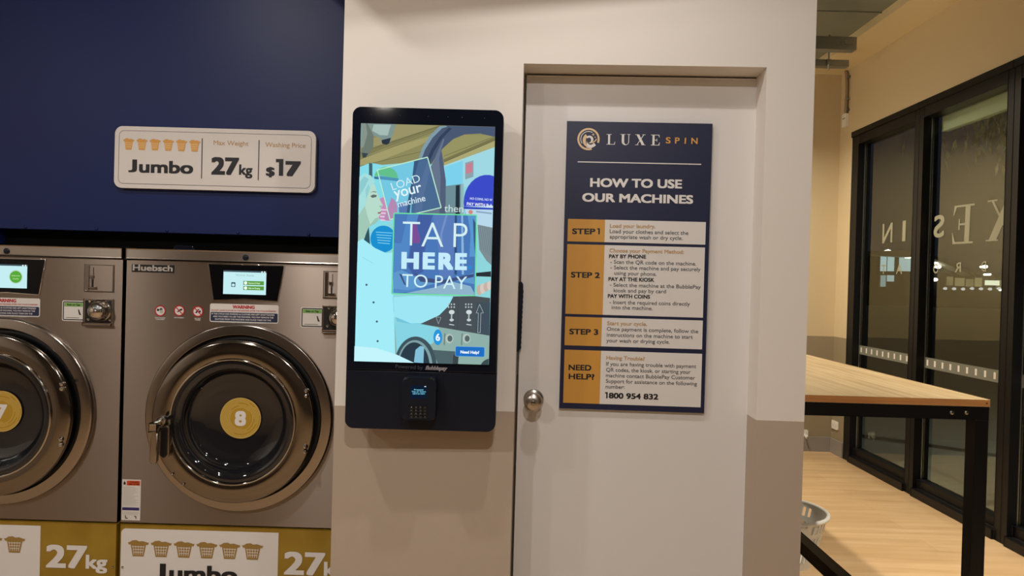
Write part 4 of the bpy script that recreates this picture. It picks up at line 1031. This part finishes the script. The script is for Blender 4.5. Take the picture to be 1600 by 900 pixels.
# ------------------------------------------------------------------ lamps (each in its housing)
for k, (x, y, z, watts, colour, size, spread) in enumerate(LAMPS):
    L0 = F((x, y, z))
    lt = thing('ceiling_downlight', LAMP_LABELS[k], 'lamp', L0, 'ceiling downlights')
    mb = MB(); i = mb.mi(MATTEB); rows = []
    for r_, h_ in ((size*.55, 0), (size*.75, 0), (size*.75, .14), (size*.2, .16), (.012, .16), (.012, CEIL+.06-z)):
        rows.append([mb.bm.verts.new((r_*math.cos(2*PI*j/28), r_*math.sin(2*PI*j/28), h_)) for j in range(28)])
    for A, B in zip(rows, rows[1:]):
        for j in range(28): mb.bm.faces.new((A[j], A[(j+1) % 28], B[(j+1) % 28], B[j])).smooth = True
    mb.obj('lamp_housing', lt)
    mb = MB(); mb.face([(size*.55*math.cos(2*PI*j/28), size*.55*math.sin(2*PI*j/28), .004) for j in range(28)], glow('lamp%d' % k, colour, watts*.6)); mb.obj('lamp_lens', lt)
    spot((x, y, z-.003), watts, colour, size, spread)

# ------------------------------------------------------------------ outside, at night
wbox('pavement', XR+.12, 160, -30, 190, -.14, -.04, ASPH)
A0 = F((XR+.5, 4.6, 0), -90)
def bar(x0, x1, y0, y1, z0, z1, m, name, label, cat):
    fr = F(((x0+x1)/2, (y0+y1)/2, z0))
    return tag(MB().box(-(x1-x0)/2, (x1-x0)/2, 0, z1-z0, -(y1-y0)/2, (y1-y0)/2, m, .004, 1).obj(name, M=fr.M), label, cat)
aw = F((XR+.11, 4.59, 0), -90)
z1_ = aw.p(1530, 150)[1]; 
bar(XR+.125, XR+.16, 4.14, 5.03, 2.58, 2.74, mat('pale_green_board', 'b6c4ae', .6), 'awning_board', 'pale green board hung outside the top of the middle window', 'board')
# shop across the road
SB = F((45, 80, 0))
sb = thing('shop_building', 'long shop across the road with lit bluish windows and awning', 'building', SB)
pp = lambda x, y: SB.p(x, y)
def sbox(x0, y0, x1, y1, n0, n1, m, name):
    a = pp(x0, y0); b = pp(x1, y1); return MB().box(a[0], b[0], b[1], a[1], n0, n1, m).obj(name, sb)
DARKW = mat('dark_wall', '2b2a26', .9)
a = pp(1340, 396); b = pp(1600, 470)
MB().box(a[0], pp(1432, 400)[0], 0, a[1], -10, 0, DARKW).box(pp(1432, 400)[0], b[0], 0, pp(1500, 428)[1], -10, 0, DARKW).obj('wall', sb)
MB().prism([pp(1340, 394), pp(1400, 392), pp(1440, 399), pp(1470, 409), pp(1505, 427), pp(1505, 431), pp(1440, 404), pp(1340, 399)], 0, 2, mat('pale_roof', '8a8a84', .8)).obj('roof', sb)
for x0, y0, x1, y1, col, st in ((1375, 398, 1384, 424, 'a8c4c8', 1), (1386, 398, 1396, 424, 'a8c4c8', 1), (1375, 430, 1383, 448, '7f9698', 1), (1385, 430, 1396, 440, '9ab4b6', 1), (1404, 402, 1423, 424, 'a4bcc0', 1),
                                (1478, 432, 1488, 446, '6a6248', 1), (1491, 434, 1506, 447, '7a7050', 1), (1508, 436, 1520, 448, '6a6248', 1), (1522, 434, 1533, 448, '847a58', 1), (1556, 437, 1566, 448, '6a6248', 1)):
    a = pp(x0, y0); b = pp(x1, y1)
    wn = MB().box(a[0]-.15, b[0]+.15, b[1]-.15, a[1]+.15, 0, .1, DARKW).obj('shop_window', sb)
    MB().flat([(a[0], b[1]), (b[0], b[1]), (b[0], a[1]), (a[0], a[1])], .12, glow('shop'+col, col, st)).obj('lit_pane', wn)
a = pp(1536, 438); b = pp(1556, 446)
sg = MB().box(a[0], b[0], b[1], a[1], .3, .6, glow('shop_sign', 'e8ecd0', 1.2)).obj('lit_sign', sb)
lm = glow('flood', 'fff6e0', 6)
for x, y, r_ in ((1382, 393, .30), (1384, 393.5, .26), (1412, 396, .26), (1420, 397, .26), (1414, 402, .26), (1456, 411, .34), (1460, 417, .34), (1455, 437, .30), (1498, 426, .22), (1532, 417, .30), (1538, 429, .18), (1562, 453, .26)):
    c = pp(x, y); MB().lathe(c, [(0, 1.2), (r_*.45, 1.05), (r_*.65, .8), (r_*.5, .5), (.1, 0)], lm, 14).obj('floodlight', sb)
for k in range(9):
    c = pp(1452+k*13.5, 450.5+.4*(k % 3)); MB().lathe(c, [(0, 3.2), (.14, 3.1), (.16, 2.9), (.05, 2.6)], glow('car_glint', 'c8ccd0', 1.0), 10).obj('headlight_glint', sb)
# tree just outside
TR_ = F((4.75, 6.35, -.04))
tr = thing('street_tree', 'small leafy tree outside the middle window, leaves lit from indoors', 'tree', TR_)
MB().tube([(0, 0, 0), (.02, 1.2, 0), (-.04, 2.3, .02), (-.1, 3.0, 0)], [.07, .06, .05, .03], TRUNK, 10).tube([(-.04, 2.3, .02), (-.3, 2.9, .1), (-.5, 3.2, .1)], [.035, .025, .012], TRUNK, 8).obj('trunk', tr)
mb = MB(); random.seed(11)
for k in range(260):
    c = Vector((-.45+random.gauss(0, .28), random.gauss(0, .25), 3.05+random.gauss(0, .20)))
    d = Vector((random.uniform(-.5, .5), random.uniform(-.5, .5), -1)).normalized(); e = d.orthogonal().normalized()
    e = (Matrix.Rotation(random.uniform(0, 6.28), 3, d) @ e); L_ = random.uniform(.08, .15); wd = .016
    mb.face([c, c+d*L_*.5+e*wd, c+d*L_, c+d*L_*.5-e*wd], LEAF)
mb.obj('foliage', tr)

# unseen lamp post, added to light the paving and the leaves
P0 = F((6.3, 5.3, -.04))
lp = thing('added_lamp_post', 'added black lamp post out of view, lighting the paving outside the windows', 'lamp', P0)
MB().tube([(0, 0, 0), (0, 3.1, 0)], .035, BLKSTEEL, 12).box(-.09, .09, 0, .03, -.09, .09, BLKSTEEL, .004).obj('pole', lp)
mb = MB().box(-.38, .04, 3.08, 3.14, -.06, .06, BLKSTEEL, .008); mb.obj('lamp_head', lp)
MB().box(-.34, -.12, 3.072, 3.079, -.045, .045, glow('added_post', (1, .98, .86), 30)).obj('lamp_lens', lp)
spot((6.07, 5.3, 3.02), 55, (1, .99, .84), .12, PI)
